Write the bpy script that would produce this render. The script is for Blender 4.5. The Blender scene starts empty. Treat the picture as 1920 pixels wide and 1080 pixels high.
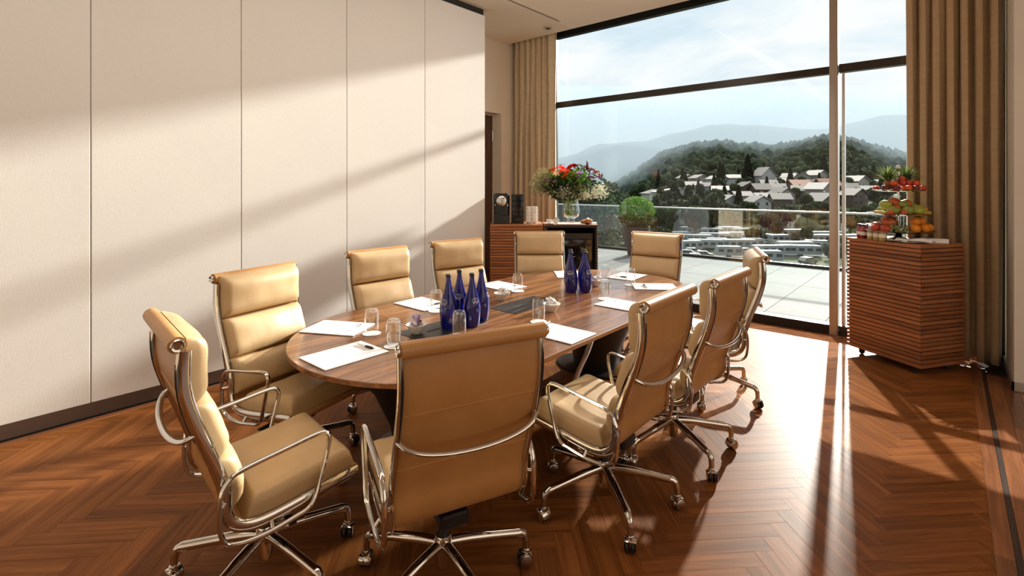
import bpy, math, random
import numpy as np
from mathutils import Vector, Matrix, noise
random.seed(7); rng = np.random.default_rng(7)
PI = math.pi; R_ = math.radians
K = 0.8                      # layout units from image pixels -> metres; scales scene and camera about the origin
scene = bpy.context.scene
C = scene.collection

# ------------------------------------------------------------------ camera
cam_d = bpy.data.cameras.new('camera'); cam = bpy.data.objects.new('camera', cam_d); C.objects.link(cam)
cam.location = (0, 0, 1.65*K); cam.rotation_euler = (PI/2, 0, R_(41.0))
cam_d.sensor_width = 36; cam_d.lens = 36*940/1920; cam_d.shift_y = -194/1920
cam_d.clip_start = 0.05; cam_d.clip_end = 6000
scene.camera = cam
AZ = R_(41.0)
FW = np.array([-math.sin(AZ), math.cos(AZ)]); RT = np.array([math.cos(AZ), math.sin(AZ)])
def fr(d, l, z=0.0):         # distance/offset along the camera view axis, mostly from image pixels -> world
    p = FW*d + RT*l
    return (float(p[0]), float(p[1]), z)

# ------------------------------------------------------------------ view + world + suns
vs = scene.view_settings
vs.view_transform = 'Standard'; vs.look = 'None'; vs.exposure = 0.0; vs.gamma = 1.0; vs.use_curve_mapping = False
scene.cycles.use_denoising = True
scene.cycles.max_bounces = 10; scene.cycles.transparent_max_bounces = 24
scene.cycles.caustics_reflective = False; scene.cycles.caustics_refractive = False
scene.cycles.sample_clamp_indirect = 6.0
world = bpy.data.worlds.new('sky'); scene.world = world; world.use_nodes = True
wn, wl = world.node_tree.nodes, world.node_tree.links
bg = wn['Background']
tc = wn.new('ShaderNodeTexCoord'); mp = wn.new('ShaderNodeMapping'); mp.inputs['Scale'].default_value = (1.6, 1.6, 5.0)
nz = wn.new('ShaderNodeTexNoise'); nz.inputs['Scale'].default_value = 2.1; nz.inputs['Detail'].default_value = 7; nz.inputs['Roughness'].default_value = 0.55
nz.inputs['Distortion'].default_value = 0.4
cr = wn.new('ShaderNodeValToRGB')
cr.color_ramp.elements[0].position = 0.40; cr.color_ramp.elements[0].color = (0.70, 0.83, 0.92, 1)
cr.color_ramp.elements[1].position = 0.62; cr.color_ramp.elements[1].color = (1.0, 1.0, 1.0, 1)
cr.color_ramp.elements.new(0.50).color = (0.86, 0.93, 0.97, 1)
wl.new(tc.outputs['Generated'], mp.inputs['Vector']); wl.new(mp.outputs['Vector'], nz.inputs['Vector'])
wl.new(nz.outputs['Fac'], cr.inputs['Fac']); wl.new(cr.outputs['Color'], bg.inputs['Color'])
bg.inputs['Strength'].default_value = 1.12

def sun(name, travel, energy, color, angle):
    d = bpy.data.lights.new(name, 'SUN'); o = bpy.data.objects.new(name, d); C.objects.link(o)
    d.energy = energy; d.color = color; d.angle = R_(angle)
    o.rotation_euler = Vector(travel).to_track_quat('-Z', 'Y').to_euler()
    o.location = (0, 14, 8)
    return o
sun('low_sun', (0.13, -1, -0.331), 7.5, (1.0, 0.93, 0.82), 0.9)
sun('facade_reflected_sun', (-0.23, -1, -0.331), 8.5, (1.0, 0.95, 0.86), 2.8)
sun('high_sun', (0.38, -1, -1.41), 5.0, (1.0, 0.93, 0.82), 0.6)

def area(name, loc, size, sizey, energy, color, rot=(0, 0, 0)):
    d = bpy.data.lights.new(name, 'AREA'); o = bpy.data.objects.new(name, d); C.objects.link(o)
    d.shape = 'RECTANGLE'; d.size = size*K; d.size_y = sizey*K; d.energy = energy; d.color = color
    o.location = [c*K for c in loc]; o.rotation_euler = rot
    return o
area('rear_fill_light', (-1.0, -3.1, 2.1), 6.5, 3.0, 22, (1.0, 0.83, 0.64), (PI/2, 0, 0))  # added fill from behind the camera; the rear wall has no window
area('side_fill_light', (2.9, 2.0, 2.0), 3.0, 5.0, 32, (1.0, 0.88, 0.74), (0, PI/2, 0))  # fill added to lift the chair backs; the side wall has no opening
area('wall_fill_light', (-2.6, 2.0, 3.94), 2.4, 7.4, 82, (1.0, 0.93, 0.84), (0, R_(36), 0))  # unseen soft light added to brighten the fabric wall; no ceiling fixture

# ------------------------------------------------------------------ materials
MATS = {}
class NT:
    def __init__(s, name):
        s.m = bpy.data.materials.new(name); s.m.use_nodes = True
        s.n = s.m.node_tree.nodes; s.l = s.m.node_tree.links
        s.b = s.n['Principled BSDF']; s.out = s.n['Material Output']
        MATS[name] = s.m
    def set(s, **kw):
        al = dict(base='Base Color', rough='Roughness', metal='Metallic', spec='Specular IOR Level', trans='Transmission Weight',
                  ior='IOR', coat='Coat Weight', coatr='Coat Roughness', sheen='Sheen Weight', sss='Subsurface Weight', emit='Emission Color', emits='Emission Strength')
        for k, v in kw.items():
            s.b.inputs[al[k]].default_value = (*v, 1) if isinstance(v, tuple) else v
        return s
    def coord(s, kind='Object', scale=(1, 1, 1), rot=(0, 0, 0)):
        t = s.n.new('ShaderNodeTexCoord'); m = s.n.new('ShaderNodeMapping')
        m.inputs['Scale'].default_value = scale; m.inputs['Rotation'].default_value = rot
        s.l.new(t.outputs[kind], m.inputs['Vector']); return m.outputs['Vector']
    def noise(s, vec, scale, detail=4, rough=0.55, dist=0.0):
        t = s.n.new('ShaderNodeTexNoise'); t.inputs['Scale'].default_value = scale; t.inputs['Detail'].default_value = detail
        t.inputs['Roughness'].default_value = rough; t.inputs['Distortion'].default_value = dist
        s.l.new(vec, t.inputs['Vector']); return t.outputs['Fac']
    def ramp(s, fac, stops):
        r = s.n.new('ShaderNodeValToRGB'); e = r.color_ramp.elements
        while len(e) < len(stops): e.new(0.5)
        for el, (p, c) in zip(e, stops): el.position = p; el.color = (*c, 1)
        s.l.new(fac, r.inputs['Fac']); return r.outputs['Color']
    def math(s, op, a, b=None):
        m = s.n.new('ShaderNodeMath'); m.operation = op
        for i, v in enumerate((a, b)):
            if v is None: continue
            if isinstance(v, (int, float)): m.inputs[i].default_value = v
            else: s.l.new(v, m.inputs[i])
        return m.outputs[0]
    def mix(s, fac, a, b, blend='MIX'):
        m = s.n.new('ShaderNodeMix'); m.data_type = 'RGBA'; m.blend_type = blend
        for sock, v in ((m.inputs[0], fac), (m.inputs[6], a), (m.inputs[7], b)):
            if isinstance(v, (int, float)): sock.default_value = v
            elif isinstance(v, tuple): sock.default_value = (*v, 1)
            else: s.l.new(v, sock)
        return m.outputs[2]
    def bump(s, h, strength=0.2, dist=0.01):
        b = s.n.new('ShaderNodeBump'); b.inputs['Strength'].default_value = strength; b.inputs['Distance'].default_value = dist
        s.l.new(h, b.inputs['Height']); s.l.new(b.outputs['Normal'], s.b.inputs['Normal']); return s
    def base(s, sock): s.l.new(sock, s.b.inputs['Base Color']); return s
    def rough(s, sock): s.l.new(sock, s.b.inputs['Roughness']); return s

def plain(name, col, rough=0.5, metal=0.0, **kw):
    return NT(name).set(base=col, rough=rough, metal=metal, **kw).m
def M(n): return MATS[n]

def wood(name, dark, mid, light, scale, axis, rough=0.35, per_object=0.0, island=0.0, coat=0.0, bumpk=0.15):
    t = NT(name).set(rough=rough, coat=coat, coatr=0.30 if coat > .4 else .12)
    if coat > .4: t.b.inputs['Coat IOR'].default_value = 1.5
    sc = [scale*9]*3; sc[axis] = scale*0.55
    v = t.coord('Object', tuple(sc))
    off = t.n.new('ShaderNodeVectorMath'); off.operation = 'ADD'
    oi = t.n.new('ShaderNodeObjectInfo'); geo = t.n.new('ShaderNodeNewGeometry')
    rnd = t.math('FRACT', t.math('ADD', t.math('MULTIPLY', oi.outputs['Random'], 7.31), t.math('MULTIPLY', geo.outputs['Random Per Island'], 3.77)))
    cmb = t.n.new('ShaderNodeCombineXYZ')
    for i in range(3): t.l.new(t.math('MULTIPLY', rnd, 37.0), cmb.inputs[i])
    t.l.new(v, off.inputs[0]); t.l.new(cmb.outputs[0], off.inputs[1])
    n1 = t.noise(off.outputs[0], 1.0, 6, 0.6, 0.6); n2 = t.noise(off.outputs[0], 4.0, 3, 0.7)
    f = t.math('ADD', t.math('MULTIPLY', n1, 0.8), t.math('MULTIPLY', n2, 0.25))
    col = t.ramp(f, [(0.34, dark), (0.5, mid), (0.68, light)])
    if per_object or island:
        k = per_object or island
        col = t.mix(1.0, col, t.ramp(rnd, [(0.0, (1-k, 1-k, 1-k*1.05)), (0.5, (1, 1, 1)), (1.0, (1+k*0.55, 1+k*0.5, 1+k*0.5))]), 'MULTIPLY')
    t.base(col); t.bump(f, bumpk, 0.004)
    return t

wood('parquet', (0.125, 0.040, 0.0095), (0.205, 0.070, 0.0175), (0.285, 0.105, 0.030), 3.2, 0, rough=0.46, per_object=0.24, coat=0.45, bumpk=0.08).set(spec=0.06, coat=0.07)
wood('border_wood', (0.105, 0.036, 0.013), (0.215, 0.078, 0.028), (0.32, 0.125, 0.048), 3.2, 1, rough=0.3, per_object=0.3, coat=0.1, bumpk=0.1)
wood('wenge', (0.012, 0.006, 0.004), (0.03, 0.014, 0.009), (0.05, 0.025, 0.015), 4, 1, rough=0.4)
wood('walnut', (0.060, 0.023, 0.010), (0.165, 0.066, 0.026), (0.36, 0.155, 0.062), 1.5, 1, rough=0.24, coat=0.25, bumpk=0.05)
wood('slat_wood', (0.15, 0.05, 0.018), (0.29, 0.105, 0.037), (0.42, 0.17, 0.065), 3.0, 0, rough=0.42, per_object=0.22)
wood('door_wood', (0.03, 0.012, 0.007), (0.062, 0.026, 0.014), (0.10, 0.045, 0.024), 2.0, 2, rough=0.35)

def leather(name, col, col2):
    t = NT(name).set(rough=0.42, spec=0.5)
    v = t.coord('Object'); big = t.noise(v, 9, 3, 0.5); gr = t.noise(v, 420, 2, 0.6); wr = t.noise(t.coord('Object', (13, 5, 5)), 1.0, 2, 0.45, 0.8)
    t.base(t.ramp(big, [(0.3, col2), (0.7, col)]))
    t.bump(t.math('ADD', t.math('MULTIPLY', gr, 0.25), t.math('MULTIPLY', wr, 1.1)), 0.32, 0.004)
leather('leather', (0.57, 0.40, 0.215), (0.51, 0.345, 0.175))
leather('leather_shaded', (0.50, 0.26, 0.09), (0.44, 0.215, 0.07))  # same leather as the pads, with the shade of the backs in its colour
plain('chrome', (0.66, 0.64, 0.61), 0.06, 1.0)
plain('brushed_steel', (0.62, 0.61, 0.59), 0.28, 1.0)
plain('black_plastic', (0.012, 0.012, 0.013), 0.35)
plain('gloss_black', (0.006, 0.006, 0.007), 0.06)
plain('table_base_black', (0.014, 0.011, 0.010), 0.5)
plain('flap_black', (0.013, 0.013, 0.014), 0.42)
plain('groove_black', (0.01, 0.008, 0.007), 0.7)
plain('frame_dark', (0.045, 0.038, 0.033), 0.35, 0.6)
plain('frame_black', (0.012, 0.011, 0.011), 0.4, 0.3)
plain('mullion_metal', (0.46, 0.41, 0.37), 0.36, 0.85)
plain('stile_metal', (0.62, 0.64, 0.66), 0.3, 0.9)
plain('paper', (0.86, 0.86, 0.86), 0.7)
plain('porcelain', (0.84, 0.83, 0.80), 0.18)
plain('white_plastic', (0.82, 0.82, 0.82), 0.35)
plain('baseboard_brown', (0.085, 0.050, 0.036), 0.4)
plain('baseboard_metal', (0.6, 0.58, 0.55), 0.3, 0.8)
plain('candy_purple', (0.36, 0.27, 0.50), 0.35)
plain('candy_cream', (0.70, 0.62, 0.55), 0.4)
plain('label_silver', (0.75, 0.72, 0.75), 0.3, 0.7)
plain('juice_red', (0.30, 0.012, 0.010), 0.08, coat=0.6)
plain('juice_pale', (0.42, 0.36, 0.12), 0.08, coat=0.6)

def fabric_wall():
    t = NT('wall_fabric').set(rough=0.85, spec=0.2)
    a = t.noise(t.coord('Object', (1, 260, 22)), 1.0, 3, 0.6); b = t.noise(t.coord('Object', (1, 22, 260)), 1.0, 3, 0.6)
    big = t.noise(t.coord('Object'), 0.9, 3, 0.5)
    h = t.math('ADD', a, b)
    col = t.ramp(h, [(0.7, (0.73, 0.695, 0.635)), (1.25, (0.78, 0.745, 0.69))])
    t.base(t.mix(1.0, col, t.ramp(big, [(0.3, (0.95, 0.95, 0.96)), (0.7, (1, 1, 1))]), 'MULTIPLY'))
    t.bump(h, 0.13, 0.003)
fabric_wall()
def plaster(name, col, rough=0.8):
    t = NT(name).set(rough=rough, spec=0.25); n = t.noise(t.coord('Object'), 60, 4); big = t.noise(t.coord('Object'), 1.3, 2)
    t.base(t.mix(1.0, t.ramp(big, [(0.3, tuple(c*0.95 for c in col)), (0.7, col)]), (1, 1, 1), 'MULTIPLY')); t.bump(n, 0.06, 0.004)
plaster('plaster', (0.72, 0.60, 0.46)); plaster('plaster_white', (0.78, 0.74, 0.68)); plaster('ceiling_paint', (0.90, 0.79, 0.65)); plaster('plaster_tan', (0.42, 0.31, 0.21))
def ceil_perf():
    t = NT('ceiling_perforated').set(rough=0.8)
    w = t.n.new('ShaderNodeTexWave'); w.inputs['Scale'].default_value = 14; w.bands_direction = 'Y'
    t.l.new(t.coord('Object'), w.inputs['Vector'])
    t.base(t.ramp(w.outputs['Fac'], [(0.1, (0.74, 0.63, 0.50)), (0.5, (0.84, 0.73, 0.59))])); t.bump(w.outputs['Fac'], 0.2, 0.004)
ceil_perf()
def curtain_mat():
    t = NT('curtain_silk').set(rough=0.38, sheen=0.3, spec=0.35)
    a = t.noise(t.coord('Object', (8, 8, 34)), 1.0, 4, 0.6, 0.5); b = t.noise(t.coord('Object', (160, 160, 20)), 1.0, 2)
    t.base(t.ramp(a, [(0.3, (0.50, 0.37, 0.225)), (0.7, (0.58, 0.445, 0.28))])); t.bump(t.math('ADD', a, t.math('MULTIPLY', b, 0.2)), 0.12, 0.005)
curtain_mat()
def glass_pane(name, tint=(0.96, 0.98, 0.98), refl=1.0, ior=1.45):
    t = NT(name); t.n.remove(t.b)
    tr = t.n.new('ShaderNodeBsdfTransparent'); tr.inputs[0].default_value = (*tint, 1)
    gl = t.n.new('ShaderNodeBsdfGlossy'); gl.inputs['Roughness'].default_value = 0.0; gl.inputs['Color'].default_value = (refl, refl, refl, 1)
    
    lw = t.n.new('ShaderNodeLayerWeight'); lw.inputs['Blend'].default_value = 0.5
    if ior > 1.5: pw = t.math('ADD', t.math('MULTIPLY', t.math('POWER', lw.outputs['Facing'], 2.0), 0.75), 0.05)
    else: pw = t.math('ADD', t.math('MULTIPLY', t.math('POWER', lw.outputs['Facing'], 5.0), 0.95), 0.04)
    mx = t.n.new('ShaderNodeMixShader'); t.l.new(pw, mx.inputs[0]); t.l.new(tr.outputs[0], mx.inputs[1]); t.l.new(gl.outputs[0], mx.inputs[2])
    t.l.new(mx.outputs[0], t.out.inputs['Surface'])
glass_pane('water_clear', (0.92, 0.96, 0.92), 0.3); glass_pane('window_glass', (0.97, 0.985, 0.985), 0.4); glass_pane('rail_glass', (0.90, 0.94, 0.93)); glass_pane('tumbler_glass', (0.97, 0.98, 0.98), 1.0, 1.55)
plain('blue_glass', (0.004, 0.007, 0.24), 0.03, trans=0.6, ior=1.5, coat=0.4)
plain('vase_glass', (0.95, 0.98, 0.97), 0.0, trans=1.0, ior=1.12)

def tile_mat():
    t = NT('terrace_tile').set(rough=0.8, spec=0.12); oi = t.n.new('ShaderNodeObjectInfo'); n = t.noise(t.coord('Object'), 5, 5)
    t.base(t.mix(1.0, t.ramp(n, [(0.3, (0.15, 0.155, 0.157)), (0.7, (0.18, 0.185, 0.187))]), t.ramp(oi.outputs['Random'], [(0, (0.93, 0.93, 0.94)), (1, (1, 1, 1))]), 'MULTIPLY'))
tile_mat()
def foliage(name, a, b, c, tr=0.25, spec=0.3):
    t = NT(name).set(rough=0.75, spec=spec); geo = t.n.new('ShaderNodeNewGeometry'); oi = t.n.new('ShaderNodeObjectInfo')
    r = t.math('FRACT', t.math('ADD', geo.outputs['Random Per Island'], t.math('MULTIPLY', oi.outputs['Random'], 0.0)))
    col = t.ramp(r, [(0, a), (0.5, b), (1, c)])
    col = t.mix(1.0, col, t.ramp(oi.outputs['Random'], [(0, (0.75, 0.78, 0.75)), (1, (1.15, 1.1, 1.0))]), 'MULTIPLY')
    t.base(col)
    tl = t.n.new('ShaderNodeBsdfTranslucent'); t.l.new(col, tl.inputs[0])
    mx = t.n.new('ShaderNodeMixShader'); mx.inputs[0].default_value = tr
    t.l.new(t.b.outputs[0], mx.inputs[1]); t.l.new(tl.outputs[0], mx.inputs[2]); t.l.new(mx.outputs[0], t.out.inputs['Surface'])
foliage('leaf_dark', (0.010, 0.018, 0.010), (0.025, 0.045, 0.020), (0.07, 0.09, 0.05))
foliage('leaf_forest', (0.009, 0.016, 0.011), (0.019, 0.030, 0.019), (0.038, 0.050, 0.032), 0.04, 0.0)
foliage('leaf_mid', (0.016, 0.034, 0.014), (0.034, 0.06, 0.024), (0.07, 0.10, 0.045))
foliage('leaf_bright', (0.05, 0.12, 0.015), (0.10, 0.22, 0.03), (0.17, 0.32, 0.06))
foliage('leaf_brown', (0.02, 0.03, 0.01), (0.06, 0.07, 0.02), (0.11, 0.10, 0.04))
foliage('pine_crown', (0.05, 0.10, 0.03), (0.14, 0.22, 0.07), (0.36, 0.42, 0.14))
foliage('bloom_white', (0.50, 0.50, 0.36), (0.62, 0.62, 0.48), (0.78, 0.78, 0.66))
foliage('sprig_olive', (0.13, 0.14, 0.05), (0.24, 0.24, 0.10), (0.40, 0.36, 0.22))
plain('bark', (0.05, 0.035, 0.025), 0.8)
def grass_mat(name, a, b, s):
    t = NT(name).set(rough=0.9, spec=0.1); n = t.noise(t.coord('Object'), s, 6, 0.65); t.base(t.ramp(n, [(0.35, a), (0.65, b)]))
grass_mat('meadow', (0.022, 0.036, 0.012), (0.055, 0.066, 0.028), 0.05)
grass_mat('mountain_rock', (0.06, 0.08, 0.09), (0.11, 0.13, 0.14), 0.01)
grass_mat('gravel', (0.10, 0.095, 0.085), (0.15, 0.14, 0.125), 0.4)
for nm, c in dict(wall_cream=(0.24, 0.22, 0.19), wall_white=(0.36, 0.36, 0.35), wall_brown=(0.075, 0.05, 0.036), roof_slate=(0.065, 0.055, 0.05), roof_pale=(0.20, 0.185, 0.17),
                  roof_terracotta=(0.25, 0.105, 0.06), car_white=(0.30, 0.305, 0.31), car_grey=(0.12, 0.13, 0.135), dark_glass=(0.02, 0.025, 0.03), tyre=(0.015, 0.015, 0.015),
                  planter_dark=(0.035, 0.026, 0.022), awning=(0.45, 0.45, 0.46)).items():
    plain(nm, c, 0.1 if nm == 'dark_glass' else 0.6)

# ------------------------------------------------------------------ mesh builder
class MB:
    def __init__(s): s.v = []; s.f = []; s.mi = []; s.cur = 0
    def add(s, vs, fs, mat=None):
        o = len(s.v)
        s.v += [tuple(mat @ Vector(v)) if mat is not None else tuple(v) for v in vs]
        s.f += [tuple(i+o for i in f) for f in fs]; s.mi += [s.cur]*len(fs); return s
    def box(s, c, d, mat=None):
        x, y, z = c; a, b, h = d[0]/2, d[1]/2, d[2]/2
        vs = [(x-a, y-b, z-h), (x+a, y-b, z-h), (x+a, y+b, z-h), (x-a, y+b, z-h), (x-a, y-b, z+h), (x+a, y-b, z+h), (x+a, y+b, z+h), (x-a, y+b, z+h)]
        return s.add(vs, [(0, 3, 2, 1), (4, 5, 6, 7), (0, 1, 5, 4), (1, 2, 6, 5), (2, 3, 7, 6), (3, 0, 4, 7)], mat)
    def bb(s, x0, x1, y0, y1, z0, z1, mat=None): return s.box(((x0+x1)/2, (y0+y1)/2, (z0+z1)/2), (x1-x0, y1-y0, z1-z0), mat)
    def rbox(s, c, d, r=0.01, seg=3, mat=None):        # box with vertical edges rounded and a small top/bottom chamfer
        x, y, z = c; a, b, h = d[0]/2, d[1]/2, d[2]/2; ring = []
        for cx, cy, a0 in ((a-r, b-r, 0), (-a+r, b-r, PI/2), (-a+r, -b+r, PI), (a-r, -b+r, 1.5*PI)):
            for i in range(seg+1):
                t = a0+PI/2*i/seg; ring.append((cx, cy, math.cos(t), math.sin(t)))
        q = min(r, h)*0.5; lv = [(-h, r-q), (-h+q, r), (h-q, r), (h, r-q)]; n = len(ring)
        vs = [(x+cx+ct*rr, y+cy+st*rr, z+zz) for zz, rr in lv for cx, cy, ct, st in ring]
        fs = [(k*n+i, k*n+(i+1) % n, (k+1)*n+(i+1) % n, (k+1)*n+i) for k in range(3) for i in range(n)]
        fs += [tuple(range(n-1, -1, -1)), tuple(3*n+i for i in range(n))]
        return s.add(vs, fs, mat)
    def lathe(s, prof, n=20, mat=None, cap=True):
        vs = []; fs = []
        for r, z in prof:
            for i in range(n): vs.append((r*math.cos(2*PI*i/n), r*math.sin(2*PI*i/n), z))
        for k in range(len(prof)-1):
            for i in range(n): fs.append((k*n+i, k*n+(i+1) % n, (k+1)*n+(i+1) % n, (k+1)*n+i))
        if cap:
            if prof[0][0] > 1e-5: fs.append(tuple(range(n-1, -1, -1)))
            if prof[-1][0] > 1e-5: fs.append(tuple((len(prof)-1)*n+i for i in range(n)))
        return s.add(vs, fs, mat)
    def cyl(s, p0, p1, r0, r1=None, n=12):
        r1 = r0 if r1 is None else r1; d = Vector(p1)-Vector(p0); L = d.length
        return s.lathe([(r0, 0), (r1, L)], n, Matrix.Translation(p0) @ d.to_track_quat('Z', 'Y').to_matrix().to_4x4())
    def tube(s, path, r, n=8, closed=False, rb=None, up=(1, 0, 0), cap=True):
        P = [Vector(p) for p in path]; m = len(P); up = Vector(up).normalized()
        rr = r if isinstance(r, (list, tuple)) else [r]*m; vs = []
        for i in range(m):
            t = (P[(i+1) % m]-P[i-1]) if closed else (P[min(i+1, m-1)]-P[max(i-1, 0)])
            t.normalize(); u = up-t*up.dot(t)
            if u.length < 1e-4: u = t.orthogonal()
            u.normalize(); w = t.cross(u)
            for k in range(n):
                a = 2*PI*k/n+PI/n; b_ = rr[i] if rb is None else rb
                vs.append(P[i]+u*math.cos(a)*rr[i]+w*math.sin(a)*b_)
        fs = []
        for i in range(m if closed else m-1):
            j = (i+1) % m
            for k in range(n): fs.append((i*n+k, i*n+(k+1) % n, j*n+(k+1) % n, j*n+k))
        if not closed and cap: fs += [tuple(range(n-1, -1, -1)), tuple((m-1)*n+k for k in range(n))]
        return s.add(vs, fs)
    def ball(s, c, r, n=12, k=8, sc=(1, 1, 1), mat=None):
        m = Matrix.Translation(c) @ (mat if mat is not None else Matrix.Identity(4)) @ Matrix.Diagonal((r*sc[0], r*sc[1], r*sc[2], 1))
        pr = [(math.sin(PI*i/k), -math.cos(PI*i/k)) for i in range(k+1)]; pr[0] = (1e-4, -1); pr[-1] = (1e-4, 1)
        return s.lathe(pr, n, m, cap=False)
    def prism(s, poly, z0, z1, mat=None):
        n = len(poly); vs = [(x, y, z0) for x, y in poly]+[(x, y, z1) for x, y in poly]
        return s.add(vs, [tuple(range(n-1, -1, -1)), tuple(range(n, 2*n))]+[(i, (i+1) % n, n+(i+1) % n, n+i) for i in range(n)], mat)
    def mesh(s, name, mats, smooth=True, ang=40):
        me = bpy.data.meshes.new(name); v = np.array(s.v, dtype=float)*K
        me.from_pydata(v.tolist(), [], s.f)
        for m in (mats if isinstance(mats, (list, tuple)) else [mats]): me.materials.append(MATS[m])
        if any(s.mi): me.polygons.foreach_set('material_index', s.mi)
        if smooth: me.shade_smooth(); me.set_sharp_from_angle(angle=R_(ang))
        me.update(); return me
    def build(s, name, mats, parent=None, loc=(0, 0, 0), rz=0, smooth=True, ang=40):
        return put(name, s.mesh(name, mats, smooth, ang), parent, loc, rz)
def put(name, me, parent=None, loc=(0, 0, 0), rz=0, rot=None):
    o = bpy.data.objects.new(name, me); C.objects.link(o); o.parent = parent
    o.location = [c*K for c in loc]; o.rotation_euler = rot if rot else (0, 0, rz); return o
def empty(name, loc=(0, 0, 0), rz=0):
    o = put(name, None, None, loc, rz); o.empty_display_size = 0.1; return o
def tag(o, label, cat, group=None):
    o['label'] = label; o['category'] = cat
    if group: o['group'] = group
    return o
def struct(o): o['kind'] = 'structure'; return o
def copy_tree(o, parent=None):
    c = o.copy(); C.objects.link(c); c.parent = parent
    for ch in list(o.children): copy_tree(ch, c)
    return c
def catmull(pts, n=6, closed=False):
    P = [np.array(p, float) for p in pts]; m = len(P); out = []
    for i in range(m if closed else m-1):
        p0, p1, p2, p3 = (P[i-1], P[i], P[(i+1) % m], P[(i+2) % m]) if closed else (P[max(i-1, 0)], P[i], P[i+1], P[min(i+2, m-1)])
        for k in range(n):
            t = k/n; out.append(0.5*((2*p1)+(-p0+p2)*t+(2*p0-5*p1+4*p2-p3)*t*t+(-p0+3*p1-3*p2+p3)*t**3))
    if not closed: out.append(P[-1])
    return [tuple(p) for p in out]
def rot(ax, deg): return Matrix.Rotation(R_(deg), 4, ax)
def trs(p): return Matrix.Translation(p)

# ================================================================== THE ROOM
XW, YW, ZC = -4.61, 6.476, 3.96
# floor: herringbone planks
floor = struct(MB().bb(-5.75, 3.2, -3.2, YW+0.02, -0.20, -0.012).build('floor', 'wenge', smooth=False))
PW = 0.0884; PL = 6*PW; S2 = math.sqrt(2)
def clip(poly, ax, lim, keep_less):
    out = []
    for i in range(len(poly)):
        a, b = poly[i-1], poly[i]; ia = (a[ax] <= lim) == keep_less; ib = (b[ax] <= lim) == keep_less
        if ia != ib:
            t = (lim-a[ax])/(b[ax]-a[ax]); out.append((a[0]+(b[0]-a[0])*t, a[1]+(b[1]-a[1])*t))
        if ib: out.append(b)
    return out
X0, X1, Y0, Y1 = -4.485, 0.155, -1.2, 6.40
H_loc = [(0, 0), (PL, 0), (PL, PW), (0, PW)]
planks = []
def uv2w(u, v): return (-0.22+(u-v)/S2, 0.102+(u+v)/S2)
for j in range(-2, 9):
    for i in range(-12, 62):
        for kind in (0, 1):
            u0, v0 = i*PW+j*PL*-1, i*PW+j*PL
            if kind == 0: uo, vo, du, dv = u0, v0, PL, PW
            else: uo, vo, du, dv = u0, v0+PW, PW, PL
            cxy = uv2w(uo+du/2, vo+dv/2)
            if not (X0-0.4 < cxy[0] < X1+0.4 and Y0-0.4 < cxy[1] < Y1+0.4): continue
            g = 0.0006; poly = [uv2w(uo+g, vo+g), uv2w(uo+du-g, vo+g), uv2w(uo+du-g, vo+dv-g), uv2w(uo+g, vo+dv-g)]
            full = all(X0 <= p[0] <= X1 and Y0 <= p[1] <= Y1 for p in poly)
            if not full:
                for ax, lim, kl in ((0, X0, False), (0, X1, True), (1, Y0, False), (1, Y1, True)):
                    if poly: poly = clip(poly, ax, lim, kl)
                if len(poly) < 3: continue
            planks.append((kind, cxy, poly, full))
def vis_score(c):
    d = c[0]*FW[0]+c[1]*FW[1]; l = c[0]*RT[0]+c[1]*RT[1]
    if d < 1.9: return 0
    px = 960+940*l/d; py = 346+940*1.65/d
    if not (-30 < px < 1950 and py < 1100): return 0
    return 1/(d*d*d)
planks.sort(key=lambda p: -vis_score(p[1]))
def plank_mesh(kind, c, poly, world=False):      # local frame: x along the grain
    a = PI/4 if kind == 0 else 3*PI/4; ca, sa = math.cos(-a), math.sin(-a)
    q = [((p[0]-c[0])*ca-(p[1]-c[1])*sa, (p[0]-c[0])*sa+(p[1]-c[1])*ca) for p in poly]
    ar = sum(q[i-1][0]*q[i][1]-q[i][0]*q[i-1][1] for i in range(len(q)))
    return q if ar > 0 else q[::-1]
shared = None; rest = MB(); nplank = 0
for kind, c, poly, full in planks:
    if nplank < 300 and vis_score(c) > 0:
        if full:
            if shared is None: shared = MB().prism(plank_mesh(0, (0, 0), [((u-v)/S2, (u+v)/S2) for u, v in ((-PL/2+g, -PW/2+g), (PL/2-g, -PW/2+g), (PL/2-g, PW/2-g), (-PL/2+g, PW/2-g))]), -0.011, 0).mesh('plank', 'parquet', False)
            me = shared
        else: me = MB().prism(plank_mesh(kind, c, poly), -0.011, 0).mesh('plank', 'parquet', False)
        put('plank', me, floor, (c[0], c[1], random.uniform(-0.0004, 0.0002)), PI/4 if kind == 0 else 3*PI/4); nplank += 1
for k2 in (0, 1):
    rest = MB(); a = PI/4 if k2 == 0 else 3*PI/4
    ca, sa = math.cos(-a), math.sin(-a); cnt = 0; used = 0
    for kind, c, poly, full in planks:
        cnt += 1
        if kind != k2 or (cnt <= nplank and vis_score(c) > 0): continue
        q = [(p[0]*ca-p[1]*sa, p[0]*sa+p[1]*ca) for p in poly]
        ar = sum(q[i-1][0]*q[i][1]-q[i][0]*q[i-1][1] for i in range(len(q)))
        rest.prism(q if ar > 0 else q[::-1], -0.011, 0)
    o = rest.build('plank_field', 'parquet', floor, rz=a, smooth=False); o['kind'] = 'stuff'
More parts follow.
